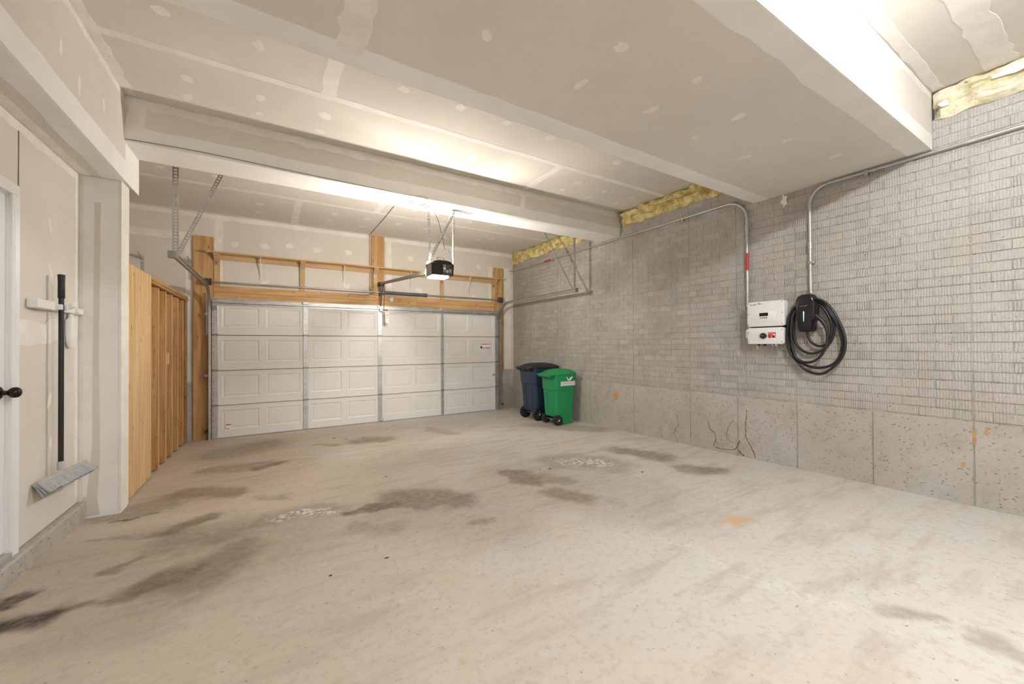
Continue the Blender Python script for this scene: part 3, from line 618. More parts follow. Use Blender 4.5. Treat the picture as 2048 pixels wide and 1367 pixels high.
# ------------------------------------------------------------------ perforated strap + tracks
def perf(mb, p0, p1, side, wd, pitch=.030):          # flange with square-ish holes
    p0, p1, side = Vector(p0), Vector(p1), Vector(side).normalized(); d = p1 - p0; L = d.length; d.normalize(); n = max(1, int(L / pitch)); pitch = L / n
    for i in range(n):
        a = p0 + d * (pitch * i); b = a + d * pitch; c = (a + b) / 2 + side * wd * .5; hw, hl = wd * .21, pitch * .26
        o = [a, b, b + side * wd, a + side * wd]; q = [c - d * hl - side * hw, c + d * hl - side * hw, c + d * hl + side * hw, c - d * hl + side * hw]
        mb.add(o + q, [(0, 1, 5, 4), (1, 2, 6, 5), (2, 3, 7, 6), (3, 0, 4, 7)])
    return mb
def angle(p0, p1, s1, s2, wd=.034):
    return perf(perf(MB(), p0, p1, s1, wd), p0, p1, s2, wd)
def track_prof(c, d, n_in):   # C-shaped roller track ring: c centre, d direction, n_in inward normal (towards door / room)
    return None
def door_track(label, x, sgn):
    t = empty('door_track', label, 'door track', 'roller tracks of the garage door', loc=(x, YD, 0))
    def kp(mb, name, mat, **k): return keep(mb.build(name, mat, None, **k), t)
    # path in the YZ plane
    R = .36; yv = YD - .022; zh = 2.245; path = [(yv, fz(yv))]
    path += [(yv, z) for z in (.5, 1.0, 1.5, zh - R)]
    for i in range(1, 13):
        a = PI / 2 * i / 12; path.append((yv - R + R * math.cos(a), zh - R + R * math.sin(a)))
    path += [(6.2, zh), (5.5, zh), (4.80, zh)]
    # C section across the track: web faces away from the door opening
    sec = [(-.026 * sgn, .024), (-.028 * sgn, .024), (0.0, .026), (.004 * sgn, .020), (.004 * sgn, -.020), (0.0, -.026), (-.028 * sgn, -.024), (-.026 * sgn, -.022), (-.003 * sgn, -.021), (0 * sgn, -.017), (0 * sgn, .017), (-.003 * sgn, .021)]
    def sweep(pp):
        rings = []
        for i, (y, z) in enumerate(pp):
            a = pp[max(i - 1, 0)]; b = pp[min(i + 1, len(pp) - 1)]; d = Vector((0, b[0] - a[0], b[1] - a[1])).normalized(); nn = Vector((0, -d.z, d.y))
            rings.append([Vector((x, y, z)) + Vector((u, 0, 0)) + nn * v for u, v in sec])
        return MB().loft(rings)
    kp(sweep(path[:6]), 'vertical_rail', M['track'])
    kp(sweep(path[5:]), 'curved_rail', M['track'])
    for z in (.12, .95, 1.85):
        kp(MB().box(min(x, x + .05 * sgn), max(x, x + .05 * sgn), yv - .02, YW - (.041 if z > .9 or sgn < 0 else .036), z - .02, z + .02), 'jamb_bracket', M['steel2'] if z > .2 else M['black'], bevel=.003)
    kp(angle((x + .006 * sgn, yv + .03, 1.55), (x + .006 * sgn, yv + .03, 2.18), (sgn, 0, 0), (0, 1, 0), .03), 'flag_angle', M['steel'], solid=.002)
    if sgn < 0:
        kp(angle((x, 4.82, zh - .03), (x, 4.82, ZC - .002), (1, 0, 0), (0, 1, 0), .048), 'hanger_strap', M['track'], solid=.002)  # both left straps take the darker track steel to stand in for shade
        kp(angle((x + .03, 4.815, zh + .02), (x + .47, 4.815, ZC - .004), (.86, 0, -.5), (0, 1, 0), .036), 'diagonal_strap', M['track'], solid=.002)
    else:
        kp(angle((x, 4.82, zh - .03), (x, 4.82, ZC - .002), (-1, 0, 0), (0, 1, 0), .042), 'hanger_strap', M['steel'], solid=.002)
        kp(angle((x - .005, 4.87, zh + .02), (x - .005, 5.62, ZC - .004), (0, .8, -.6), (-1, 0, 0), .030), 'diagonal_strap', M['steel'], solid=.002)
    kp(B(x - .03, x + .03, 4.795, 4.835, zh - .034, zh + .034), 'end_bracket', M['steel2'], bevel=.003)
    return t
door_track('left garage door track hung by perforated straps near the closet', -.815, -1)
door_track('right garage door track running along the concrete wall', 4.135, 1)

# ------------------------------------------------------------------ garage door opener
go = empty('garage_door_opener', 'black garage door opener with lit lens hanging under the beam', 'door opener', loc=(1.65, 4.3, 2.15))
def op(mb, name, mat, par=None, **k):
    o = mb.build(name, mat, None, **k); setp(o, par or go); return o
X0, X1 = 1.520, 1.778
def hood(y, ins, z0, zt):
    return [(X0 + ins, y, z0), (X1 - ins, y, z0), (X1 - ins + .008, y, zt - .045), (X1 - ins - .03, y, zt - .012), (1.70, y, zt), (1.60, y, zt), (X0 + ins + .03, y, zt - .012), (X0 + ins - .008, y, zt - .045)]
op(MB().loft([hood(4.195, .014, 2.176, 2.330), hood(4.205, .004, 2.170, 2.344), hood(4.40, 0, 2.170, 2.350)]), 'housing', M['gloss'], bevel=.006)
op(B(X0 - .006, X0 + .002, 4.22, 4.395, 2.166, 2.315), 'side_panel', M['taupe'], bevel=.002)
op(B(X0 + .004, 1.735, 4.24, 4.40, 2.150, 2.172), 'bottom_lens', M['lens2'], bevel=.010, seg=3)
op(MB().loft([hood(4.40, .002, 2.182, 2.300), hood(4.435, .004, 2.184, 2.298), hood(4.46, .03, 2.20, 2.294)]), 'end_lens', M['lens2'], bevel=.006)
for bx in (1.565, 1.732): op(MB().lathe((bx, 4.432, 2.296), (0, 0, 1), [(.014, 0), (.018, .012), (.028, .035), (.026, .05), (.014, .062), (.002, .066)], 16), 'bulb', M['lens'], smooth=True)
lp = op(B(1.638, 1.752, 4.186, 4.196, 2.176, 2.292), 'terminal_panel', M['dgrey'], bevel=.002)
for a, b, c, e, m_ in ((1.645, 1.672, 2.262, 2.288, 'grey'), (1.678, 1.702, 2.262, 2.288, 'dgrey'), (1.645, 1.672, 2.232, 2.256, 'print'), (1.678, 1.702, 2.230, 2.256, 'dgrey'), (1.645, 1.668, 2.205, 2.226, 'grey'), (1.712, 1.746, 2.200, 2.240, 'grey'), (1.72, 1.745, 2.252, 2.282, 'ink')):
    op(B(a, b, 4.1835, 4.187, c, e), 'terminal_label', M[m_], lp)
op(MB().lathe((1.690, 4.188, 2.213), (0, -1, 0), [(.017, 0), (.017, .004), (.012, .005)], 18), 'terminal_button', M['lgrey'], lp)
for x in (1.728, 1.741): op(MB().lathe((x, 4.188, 2.262), (0, -1, 0), [(.004, 0), (.004, .004)], 8), 'terminal_screw', M['print'], lp)
op(B(1.605, 1.665, 4.27, 4.33, 2.346, 2.362), 'hang_plate', M['steel'], bevel=.004)
op(MB().tube(smooth_path([(1.595, 4.25, 2.346), (1.60, 4.25, 2.372), (1.67, 4.25, 2.372), (1.675, 4.25, 2.346)], 5), .004, 6), 'top_clip', M['black'])
rail = op(MB().hexa([(1.625, 4.47, 2.235), (1.667, 4.47, 2.235), (1.625, 7.25, 2.468), (1.667, 7.25, 2.468), (1.625, 4.47, 2.285), (1.667, 4.47, 2.285), (1.625, 7.25, 2.508), (1.667, 7.25, 2.508)]), 'rail', M['taupe'], bevel=.006)
op(B(1.622, 1.632, 4.47, 4.6, 2.23, 2.30), 'rail_clip', M['black'], rail)
op(MB().box(1.615, 1.677, 7.18, 7.335, 2.455, 2.515), 'header_bracket', M['black'], bevel=.006)
op(B(1.63, 1.662, 7.00, 7.10, 2.425, 2.455), 'trolley', M['black'], bevel=.004)
op(MB().tube([(1.646, 7.06, 2.43), (1.646, 7.17, 2.29), (1.646, 7.225, 2.06)], .010, 8), 'trolley_arm', M['dgrey'])
op(B(1.625, 1.667, 7.205, 7.245, 1.99, 2.08), 'arm_bracket', M['steel'], bevel=.004)
rc = op(MB().tube(smooth_path([(1.668, 7.05, 2.43), (1.672, 7.06, 2.25), (1.668, 7.08, 2.08), (1.672, 7.08, 1.99)], 5), .006, 7), 'release_cord', M['wire'])
op(MB().tube([(1.655, 7.08, 2.0), (1.73, 7.08, 1.995)], .011, 10), 'release_handle', M['red'], rc)
op(B(1.690, 1.755, 7.078, 7.081, 1.775, 1.975), 'release_tag', M['print'], rc)
for a, b, z in ((1.70, 1.745, 1.955), (1.70, 1.745, 1.915), (1.71, 1.74, 1.895), (1.70, 1.735, 1.86)): op(B(a, b, 7.0762, 7.0785, z, z + .006), 'tag_print', M['redl'] if z != 1.915 else M['ink'], rc)
op(angle((1.31, 4.41, 3.008), (2.13, 4.41, 3.008), (0, 0, -1), (0, -1, 0), .034), 'mounting_angle', M['steel'], solid=.002)
for xt, xb in ((1.535, 1.553), (1.852, 1.742)):
    op(angle((xt, 4.405, 2.995), (xb + (.10 if xb > 1.7 else 0), 4.405, 2.335 if xb < 1.7 else 2.335), (1, 0, 0), (0, -1, 0), .028), 'hanger_strap', M['steel'], solid=.002)
op(B(1.75, 1.845, 4.38, 4.405, 2.325, 2.345), 'strap_foot', M['steel'], bevel=.003)
op(angle((1.845, 4.385, 2.985), (1.565, 4.385, 2.42), (.9, 0, -.43), (0, -1, 0), .032), 'brace_strap', M['steel2'], solid=.002)
op(MB().tube(smooth_path([(2.03, 5.50, 3.31), (2.02, 5.35, 3.18), (1.95, 5.0, 2.85), (1.86, 4.7, 2.62), (1.80, 4.52, 2.55), (1.77, 4.36, 2.50), (1.78, 4.28, 2.42), (1.765, 4.22, 2.33)], 8), .0045, 7), 'power_cord', M['black'], smooth=True)
fx = tag(B(1.975, 2.115, 5.46, 5.60, 3.315, 3.374).build('ceiling_outlet', M['wplastic'], bevel=.012), 'white outlet box on the back bay ceiling above the opener', 'outlet')

# thin wires
tag(MB().tube(smooth_path([(-1.0, 4.222, 3.020), (-.53, 4.222, 3.034), (.30, 4.222, 3.022), (.94, 4.222, 3.016), (1.17, 4.222, 3.010), (1.43, 4.222, 3.024), (1.475, 4.222, 2.998), (1.49, 4.40, 2.997)], 8), .0025, 6).build('bell_wire', M['wire']), 'thin brown wire stapled along the lower edge of the beam', 'wire')
tag(MB().tube(smooth_path([(1.478, 4.70, 3.370), (1.478, 5.6, 3.368), (1.485, 6.4, 3.368), (1.480, 7.22, 3.366), (1.482, 7.372, 3.34), (1.482, 7.374, 3.0), (1.483, 7.372, 2.80)], 8) , .004, 6).build('bell_wire', M['wire']), 'thin brown wire crossing the ceiling to the middle plank', 'wire')
tag(MB().tube(smooth_path([(1.483, 7.372, 2.75), (1.484, 7.372, 2.40), (1.482, 7.335, 2.30), (1.35, 7.335, 2.275), (1.20, 7.335, 2.285), (1.13, 7.335, 2.27), (1.12, 7.335, 2.23)], 8), .004, 6).build('bell_wire', M['wire']), 'loose wire end curling on the header below the shelf', 'wire')

# ------------------------------------------------------------------ conduits, inverter, charger on the right wall
def conduit(pts, label, coup, straps, stickers, lb=None):
    t = empty('metal_conduit', label, 'conduit', 'electrical conduits on the concrete wall')
    MB().tube(pts, .0135, 14).build('pipe', M['steel'], t, smooth=True)
    for p, d in coup: MB().lathe(Vector(p) - Vector(d) * .04, d, [(.014, 0), (.0185, .004), (.0185, .076), (.014, .08)], 14).build('coupling', M['steel'], t, smooth=True)
    for p, ax in straps:
        q = Vector(p)
        if ax == 'h': B(q.x - .017, XR - .003, q.y - .012, q.y + .012, q.z - .034, q.z + .017).build('pipe_strap', M['steel'], t, bevel=.004)
        else: B(q.x - .017, XR - .003, q.y - .034, q.y + .017, q.z - .012, q.z + .012).build('pipe_strap', M['steel'], t, bevel=.004)
    for p, d, L in stickers: MB().tube([Vector(p) - Vector(d) * L / 2, Vector(p) + Vector(d) * L / 2], .0142, 14, False).build('red_sticker', M['red'], t, smooth=True)
    return t
XC = XR - .03
def bend(c, r, a0, a1, n=10): return [(XC, c[0] + r * math.cos(a0 + (a1 - a0) * i / n), c[1] + r * math.sin(a0 + (a1 - a0) * i / n)) for i in range(n + 1)]
p1 = [(4.40, 7.33, 2.985), (4.45, 7.28, 2.985), (XC, 7.1, 2.983)] + [(XC, y, 2.983) for y in (6.5, 5.5, 4.5, 3.5, 2.75)] + bend((2.575, 2.760), .223, PI / 2, PI, 10)[0:] + [(XC, 2.352, z) for z in (2.5, 2.2, 1.78)]
conduit(p1, 'long steel conduit bending down to the white inverter', [((XC, 4.05, 2.983), (0, 1, 0)), ((XC, 4.62, 2.983), (0, 1, 0)), ((XC, 2.352, 2.62), (0, 0, 1))], [((XC, 3.15, 2.983), 'h'), ((XC, 5.9, 2.983), 'h')], [((XC, 6.05, 2.983), (0, 1, 0), .22), ((XC, 2.352, 2.28), (0, 0, 1), .19)])
p2 = [(XC, y, 2.889) for y in (YN + .1, -.5, .5, 1.2, 1.55)] + bend((1.60, 2.735), .154, PI / 2, 0, 10)[0:] + [(XC, 1.754, z) for z in (2.4, 2.1, 1.862)]
conduit(p2, 'steel conduit from the upper right bending down to the black charger', [((XC, 1.45, 2.889), (0, 1, 0)), ((XC, 1.754, 2.33), (0, 0, 1))], [((XC, 1.32, 2.889), 'h'), ((XC, 1.754, 2.16), 'v')], [])

iv = empty('power_inverter', 'white two-part power inverter with a small screen and black rotary switch', 'inverter', loc=(XR, 2.12, 1.365))
XF = 4.385
def ip(mb, name, mat, par=None, **k):
    o = mb.build(name, mat, None, **k); setp(o, par or iv); return o
def rr_box(x0, x1, y0, y1, z0, z1, r=.018):
    def ring(x, ins): return [(x, p[0], p[1]) for p in [(q[0], q[1]) for q in rrect((y0 + y1) / 2, (z0 + z1) / 2, y1 - y0 - 2 * ins, z1 - z0 - 2 * ins, r, 0)]]
    return MB().loft([ring(x1, 0), ring(x0 + .008, 0), ring(x0 + .002, .002), ring(x0, .006)])
up = ip(rr_box(XF + .012, XR - .005, 1.964, 2.296, 1.556, 1.815), 'upper_body', M['wplastic'], smooth=True)
cv = ip(rr_box(XF, XF + .014, 1.940, 2.300, 1.550, 1.812, .022), 'upper_cover', M['wpaint'], smooth=True)
lo = ip(rr_box(XF + .012, XR - .005, 1.966, 2.294, 1.370, 1.536), 'lower_body', M['wplastic'], smooth=True)
lc = ip(rr_box(XF, XF + .014, 1.946, 2.298, 1.366, 1.538, .018), 'lower_cover', M['wpaint'], smooth=True)
ip(B(4.42, XR - .01, 1.98, 2.28, 1.536, 1.556), 'neck', M['black'])
ip(rr_box(XF - .004, XF + .004, 2.02, 2.235, 1.600, 1.705, .02), 'display_bezel', M['wplastic'], cv, smooth=True)
ip(B(XF - .0065, XF - .001, 2.088, 2.172, 1.658, 1.692), 'display', M['screen'], cv)
for i in range(4): ip(MB().lathe((XF - .003, 2.158 - i * .0187, 1.640), (-1, 0, 0), [(.0052, 0), (.0052, .005), (.003, .006)], 12), 'button', M['ink'], cv)
for y, z in ((2.287, 1.797), (2.287, 1.685), (2.287, 1.572), (1.958, 1.797), (1.955, 1.685), (1.955, 1.572)): ip(MB().lathe((XF + .001, y, z), (-1, 0, 0), [(.0055, 0), (.0055, .004)], 10), 'cover_screw', M['grey'], cv)
for y, z in ((2.285, 1.49), (2.285, 1.39), (1.960, 1.515), (1.960, 1.39)): ip(MB().lathe((XF + .001, y, z), (-1, 0, 0), [(.0055, 0), (.0055, .004)], 10), 'cover_screw', M['grey'], lc)
kn = ip(MB().lathe((XF + .002, 2.135, 1.452), (-1, 0, 0), [(.030, 0), (.030, .018), (.026, .022)], 24), 'rotary_switch', M['black'], lc, smooth=True)
ip(MB().prism([(2.109, 1.464), (2.109, 1.440), (2.098, 1.452)], 0, XF - .018, XF - .004), 'pointer', M['black'], kn); ip(B(XF - .022, XF - .019, 2.127, 2.150, 1.452, 1.457), 'pointer_line', M['grey'], kn)
rl = ip(B(XF - .0015, XF + .001, 2.020, 2.090, 1.430, 1.487), 'warning_label', M['red'], lc)
for a, b, c, e in ((2.028, 2.086, 1.473, 1.483), (2.045, 2.083, 1.460, 1.467), (2.030, 2.062, 1.433, 1.456)): ip(B(XF - .0024, XF - .001, a, b, c, e), 'label_print', M['redl'] if a > 2.029 or c > 1.47 else M['print'], rl)
ip(B(XF - .0024, XF - .001, 2.026, 2.046, 1.434, 1.468), 'label_print', M['print'], rl)
for z0, z1 in ((1.715, 1.795), (1.662, 1.692), (1.585, 1.62)): ip(B(4.405, 4.432, 1.9625, 1.9645, z0, z1), 'side_label', M['blu'], up)
ip(B(4.405, 4.445, 1.9645, 1.9665, 1.478, 1.522), 'side_label', M['blu'], lo)
ip(MB().tube([(4.46, 2.235, 1.372), (4.46, 2.235, 1.315)], .007, 8), 'antenna_stub', M['cream'], lo)
for y in (2.215, 2.155): ip(MB().lathe((4.45, y, 1.372), (0, 0, -1), [(.015, 0), (.015, .014), (.011, .016), (.010, .026)], 12), 'cable_gland', M['black'], lo)
ip(B(4.44, 4.46, 2.035, 2.055, 1.345, 1.372), 'plug', M['wplastic'], lo); ip(B(4.44, 4.46, 2.068, 2.080, 1.345, 1.372), 'plug', M['wplastic'], lo); ip(B(4.445, 4.46, 2.055, 2.068, 1.352, 1.372), 'plug_gap', M['black'], lo)
ip(MB().loft([[(4.435 + q[0] * .2, 2.322 + q[0], 1.478 + q[1]) for q in [(p[0], p[1]) for p in rrect(0, 0, .036, .10, .017, 0)]], [(4.427 + q[0] * .2, 2.322 + q[0], 1.478 + q[1]) for q in [(p[0], p[1]) for p in rrect(0, 0, .036, .10, .017, 0)]]]), 'hang_tag', M['wplastic'], lo)
ip(B(4.425, 4.437, 2.292, 2.33, 1.515, 1.522), 'tag_tab', M['wplastic'], lo)
def text(s_, size, mat, loc, name, parent, ip_loc, ux=(0, -1, 0), uz=(0, 0, 1), ext=.0006, sx=1.0):
    cu = bpy.data.curves.new(name, 'FONT'); cu.body = s_; cu.size = size; cu.extrude = ext; cu.resolution_u = 2
    tmp = bpy.data.objects.new('tmp', cu); C.objects.link(tmp); bpy.context.view_layer.update()
    me = bpy.data.meshes.new_from_object(tmp.evaluated_get(bpy.context.evaluated_depsgraph_get())); bpy.data.objects.remove(tmp, do_unlink=True)
    ux, uz = Vector(ux).normalized(), Vector(uz).normalized(); n = ux.cross(uz)
    for v in me.vertices: v.co = Vector(loc) + ux * v.co.x * sx + uz * v.co.y + n * v.co.z
    me.materials.clear(); me.materials.append(mat)
    o = bpy.data.objects.new(name, me); C.objects.link(o); setp(o, parent); return o
text('solar', .020, M['ink'], (XF - .0008, 2.272, 1.778), 'logo_text', cv, iv.location, sx=.62)
text('edge', .026, M['red'], (XF - .0008, 2.241, 1.778), 'logo_text', cv, iv.location, sx=.62)
text('HD', .022, M['ink'], (XF - .0008, 2.186, 1.783), 'logo_text', cv, iv.location, sx=.8)
text('wave', .016, M['lgrey'], (XF - .0008, 2.160, 1.785), 'logo_text', cv, iv.location, sx=.7)
ip(MB().tube(smooth_path([(XF - .0008, 2.206, 1.781), (XF - .0008, 2.198, 1.783), (XF - .0008, 2.191, 1.790), (XF - .0008, 2.184, 1.799), (XF - .0008, 2.177, 1.797)], 4), .0011, 5), 'logo_swoosh', M['ink'], cv)

ch = empty('car_charger', 'black wall-mounted car charger with a glowing green light strip and coiled cable', 'car charger', loc=(XR, 1.785, 1.485))
def cp(mb, name, mat, par=None, **k):
    o = mb.build(name, mat, None, **k); setp(o, par or ch); return o
yc = 1.778
def face(x, k, dz=0):   # outline of the tapered body at depth x, scaled by k
    out = [(-.058, 0.0), (-.040, -.004), (.040, -.004), (.058, 0.0), (.066, .05), (.084, .20), (.086, .26), (.080, .32), (.062, .355), (.03, .366), (-.03, .366), (-.062, .355), (-.080, .32), (-.086, .26), (-.084, .20), (-.066, .05)]
    return [(x, yc + a * k, 1.487 + .18 + (b - .18) * k) for a, b in out]
body = cp(MB().loft([face(XR - .005, .96), face(4.475, 1.0), face(4.455, .99)]), 'body', M['black'], smooth=True)
fc = cp(MB().loft([face(4.456, .97), face(4.432, .94), face(4.422, .86), face(4.418, .70), face(4.4165, .3)]), 'face_plate', M['gloss'], smooth=True)
cp(MB().prism([(yc + .008, 1.680), (yc + .001, 1.680), (yc + .0035, 1.585), (yc + .0052, 1.585)], 0, 4.4140, 4.4175), 'light_strip', M['led'], fc)
cp(MB().tube([(4.4145, yc + a, 1.735 + b) for a, b in ((.034, .003), (.031, -.003), (.026, -.001), (.020, .000), (.014, -.002), (.008, -.001), (.003, .004), (-.002, -.001), (-.008, -.004), (-.016, .002), (-.026, .008))], .0011, 5), 'wordmark', M['lgrey'], fc)
cp(B(4.40, XR - .01, 1.690, 1.712, 1.60, 1.78), 'holster', M['black'], bevel=.01, seg=3)
CAB = [[(4.455, 1.698, 1.797), (4.455, 1.635, 1.768), (4.455, 1.573, 1.693), (4.455, 1.523, 1.588), (4.455, 1.488, 1.481), (4.455, 1.472, 1.394), (4.455, 1.478, 1.308), (4.455, 1.506, 1.226), (4.455, 1.558, 1.156), (4.455, 1.621, 1.096), (4.455, 1.675, 1.076), (4.455, 1.736, 1.086), (4.455, 1.798, 1.119), (4.455, 1.849, 1.177), (4.455, 1.908, 1.257), (4.455, 1.94, 1.345), (4.455, 1.946, 1.441), (4.455, 1.935, 1.551), (4.455, 1.916, 1.659), (4.455, 1.876, 1.731), (4.47, 1.826, 1.754)],
[(4.475, 1.719, 1.784), (4.475, 1.654, 1.752), (4.475, 1.591, 1.657), (4.475, 1.535, 1.533), (4.475, 1.508, 1.432), (4.475, 1.501, 1.351), (4.475, 1.518, 1.257), (4.475, 1.559, 1.187), (4.475, 1.617, 1.149), (4.475, 1.682, 1.134), (4.475, 1.748, 1.14), (4.475, 1.817, 1.171), (4.475, 1.875, 1.223), (4.475, 1.91, 1.297), (4.475, 1.925, 1.4), (4.475, 1.926, 1.524), (4.475, 1.91, 1.639), (4.475, 1.873, 1.725), (4.48, 1.834, 1.749)],
[(4.49, 1.725, 1.776), (4.49, 1.649, 1.733), (4.49, 1.596, 1.639), (4.49, 1.566, 1.535), (4.49, 1.567, 1.471), (4.49, 1.588, 1.396), (4.49, 1.626, 1.338), (4.49, 1.664, 1.302), (4.49, 1.708, 1.279), (4.49, 1.764, 1.272), (4.49, 1.816, 1.291), (4.49, 1.862, 1.338), (4.49, 1.891, 1.4), (4.49, 1.903, 1.468), (4.49, 1.901, 1.591), (4.49, 1.885, 1.699), (4.49, 1.84, 1.743)],
[(4.478, 1.78, 1.491), (4.478, 1.772, 1.438), (4.478, 1.747, 1.384), (4.478, 1.708, 1.351), (4.478, 1.67, 1.343), (4.478, 1.627, 1.358), (4.478, 1.597, 1.408), (4.478, 1.581, 1.484), (4.478, 1.585, 1.561), (4.478, 1.613, 1.646), (4.478, 1.655, 1.72), (4.478, 1.71, 1.757)],
[(4.44, 1.700, 1.642), (4.44, 1.653, 1.596), (4.44, 1.622, 1.549), (4.44, 1.606, 1.497), (4.44, 1.602, 1.434), (4.44, 1.608, 1.364), (4.44, 1.629, 1.3), (4.44, 1.662, 1.242), (4.44, 1.712, 1.199), (4.44, 1.768, 1.184), (4.44, 1.82, 1.195), (4.44, 1.866, 1.237), (4.44, 1.889, 1.318), (4.44, 1.901, 1.413), (4.44, 1.9, 1.549), (4.44, 1.879, 1.67), (4.46, 1.82, 1.732)]]
mb = MB()
for s_ in CAB: mb.tube(smooth_path(s_, 6), .0118, 12)
cp(mb, 'cable', M['cable'], smooth=True)
hp = smooth_path(CAB[4][:5], 6); cp(MB().tube(hp, [.0205 - .009 * min(1, max(0, (i - 4) / 18)) for i in range(len(hp))], 14), 'connector_handle', M['black'], smooth=True)

# ------------------------------------------------------------------ wheeled bins
def bin_(name, label, xb, xf, yn, yf, zr, ztop, body_m, lid_m, taper, wheel_r, group):
    yc_, xc_ = (yn + yf) / 2, (xb + xf) / 2; g = fz(yc_)
    t = empty(name, label, 'bin', group, loc=(xc_, yc_, g))
    def kp(mb, nm, mat, par=None, **k):
        o = mb.build(nm, mat, None, **k); setp(o, par or t); return o
    W, D = yf - yn, xf - xb; H = zr - g
    def sec(f, k, dx=0, z=None):
        w_ = D * (taper + (1 - taper) * f) * k; d_ = W * (taper + (1 - taper) * f) * k
        return rrect(xc_ + dx, yc_, w_, d_, .055, g + H * f if z is None else z, 4)
    fb = .17
    rings = [sec(fb, .985), sec(fb + .03, 1.0), sec(.30, 1.0), sec(.66, 1.0), sec(.70, 1.0), sec(.705, 1.035), sec(.93, 1.035), sec(.935, 1.06), sec(1.0, 1.06)]
    b = kp(MB().loft(rings), 'body', body_m, smooth=True)
    # foot: front half reaches the floor, wheels tuck under the handle side
    hx = xb + wheel_r * 2.05
    k0 = taper + .02; x1 = xc_ + D * k0 / 2 - .006; d0 = W * k0 / 2 - .01
    kp(MB().loft([[(hx + .02, yc_ - d0, g + .004), (x1 - .01, yc_ - d0, g + .004), (x1 - .01, yc_ + d0, g + .004), (hx + .02, yc_ + d0, g + .004)], [(hx - .03, yc_ - d0 - .004, g + H * fb + .03), (x1, yc_ - d0 - .004, g + H * fb + .03), (x1, yc_ + d0 + .004, g + H * fb + .03), (hx - .03, yc_ + d0 + .004, g + H * fb + .03)]]), 'foot', body_m, b, bevel=.012)
    for sx_, dxx in ((-1, 0), (1, 0)):
        for q in (.28, .72):   # moulded ribs on the two wide sides
            xx = xb + D * q; kp(MB().hexa([(xx - .012, yc_ + sx_ * (W * .5 * (taper + (1 - taper) * .2) + .004), g + H * .2), (xx + .012, yc_ + sx_ * (W * .5 * (taper + (1 - taper) * .2) + .004), g + H * .2), (xx - .012, yc_ + sx_ * W * .38, g + H * .2), (xx + .012, yc_ + sx_ * W * .38, g + H * .2),
               (xx - .012, yc_ + sx_ * (W * .5 * (taper + (1 - taper) * .69) + .005), g + H * .69), (xx + .012, yc_ + sx_ * (W * .5 * (taper + (1 - taper) * .69) + .005), g + H * .69), (xx - .012, yc_ + sx_ * W * .4, g + H * .69), (xx + .012, yc_ + sx_ * W * .4, g + H * .69)]), 'rib', body_m, b, bevel=.004)
    for q in (.3, .7):
        yy = yn + W * q; kp(MB().hexa([(xb + D * (1 - taper) * .40 - .008, yy - .035, g + H * .2), (xb + .1, yy - .035, g + H * .2), (xb + D * (1 - taper) * .40 - .008, yy + .035, g + H * .2), (xb + .1, yy + .035, g + H * .2), (xb + D * (1 - taper) * .14 - .008, yy - .035, g + H * .69), (xb + .1, yy - .035, g + H * .69), (xb + D * (1 - taper) * .14 - .008, yy + .035, g + H * .69), (xb + .1, yy + .035, g + H * .69)]), 'rib', body_m, b, bevel=.006)
    lw = 1.10
    l = kp(MB().loft([rrect(xc_, yc_, D * lw, W * lw, .06, zr + .002), rrect(xc_, yc_, D * lw, W * lw, .06, zr + .022), rrect(xc_ + .01, yc_, D * lw * .94, W * lw * .92, .06, zr + .038), rrect(xc_ + .01, yc_, D * .80, W * .78, .06, zr + (ztop - zr) * .78), rrect(xc_ + .02, yc_, D * .45, W * .45, .05, ztop)]), 'lid', lid_m, smooth=True)
    kp(MB().tube([(xb - .075, yn + .06, zr - .012), (xb - .075, yf - .06, zr - .012)], .015, 10), 'handle_bar', lid_m)
    for y in (yn + .06, yc_, yf - .06): kp(MB().hexa([(xb - .088, y - .015, zr - .03), (xb + .02, y - .015, zr - .06), (xb - .088, y + .015, zr - .03), (xb + .02, y + .015, zr - .06), (xb - .088, y - .015, zr + .006), (xb + .02, y - .015, zr + .0), (xb - .088, y + .015, zr + .006), (xb + .02, y + .015, zr + .0)]), 'handle_arm', body_m, bevel=.004)
    kp(MB().hexa([(xb - .095, yn - .005, zr - .002), (xb + .04, yn - .015, zr + .0), (xb - .095, yf + .005, zr - .002), (xb + .04, yf + .015, zr + .0), (xb - .095, yn + .01, zr + .016), (xb + .04, yn - .01, zr + .036), (xb - .095, yf - .01, zr + .016), (xb + .04, yf + .01, zr + .036)]), 'lid_lip', lid_m, l, bevel=.006)
    wx = xb + wheel_r * .95
    kp(MB().tube([(wx, yn + .03, g + wheel_r), (wx, yf - .03, g + wheel_r)], .012, 10), 'axle', M['steel2'])
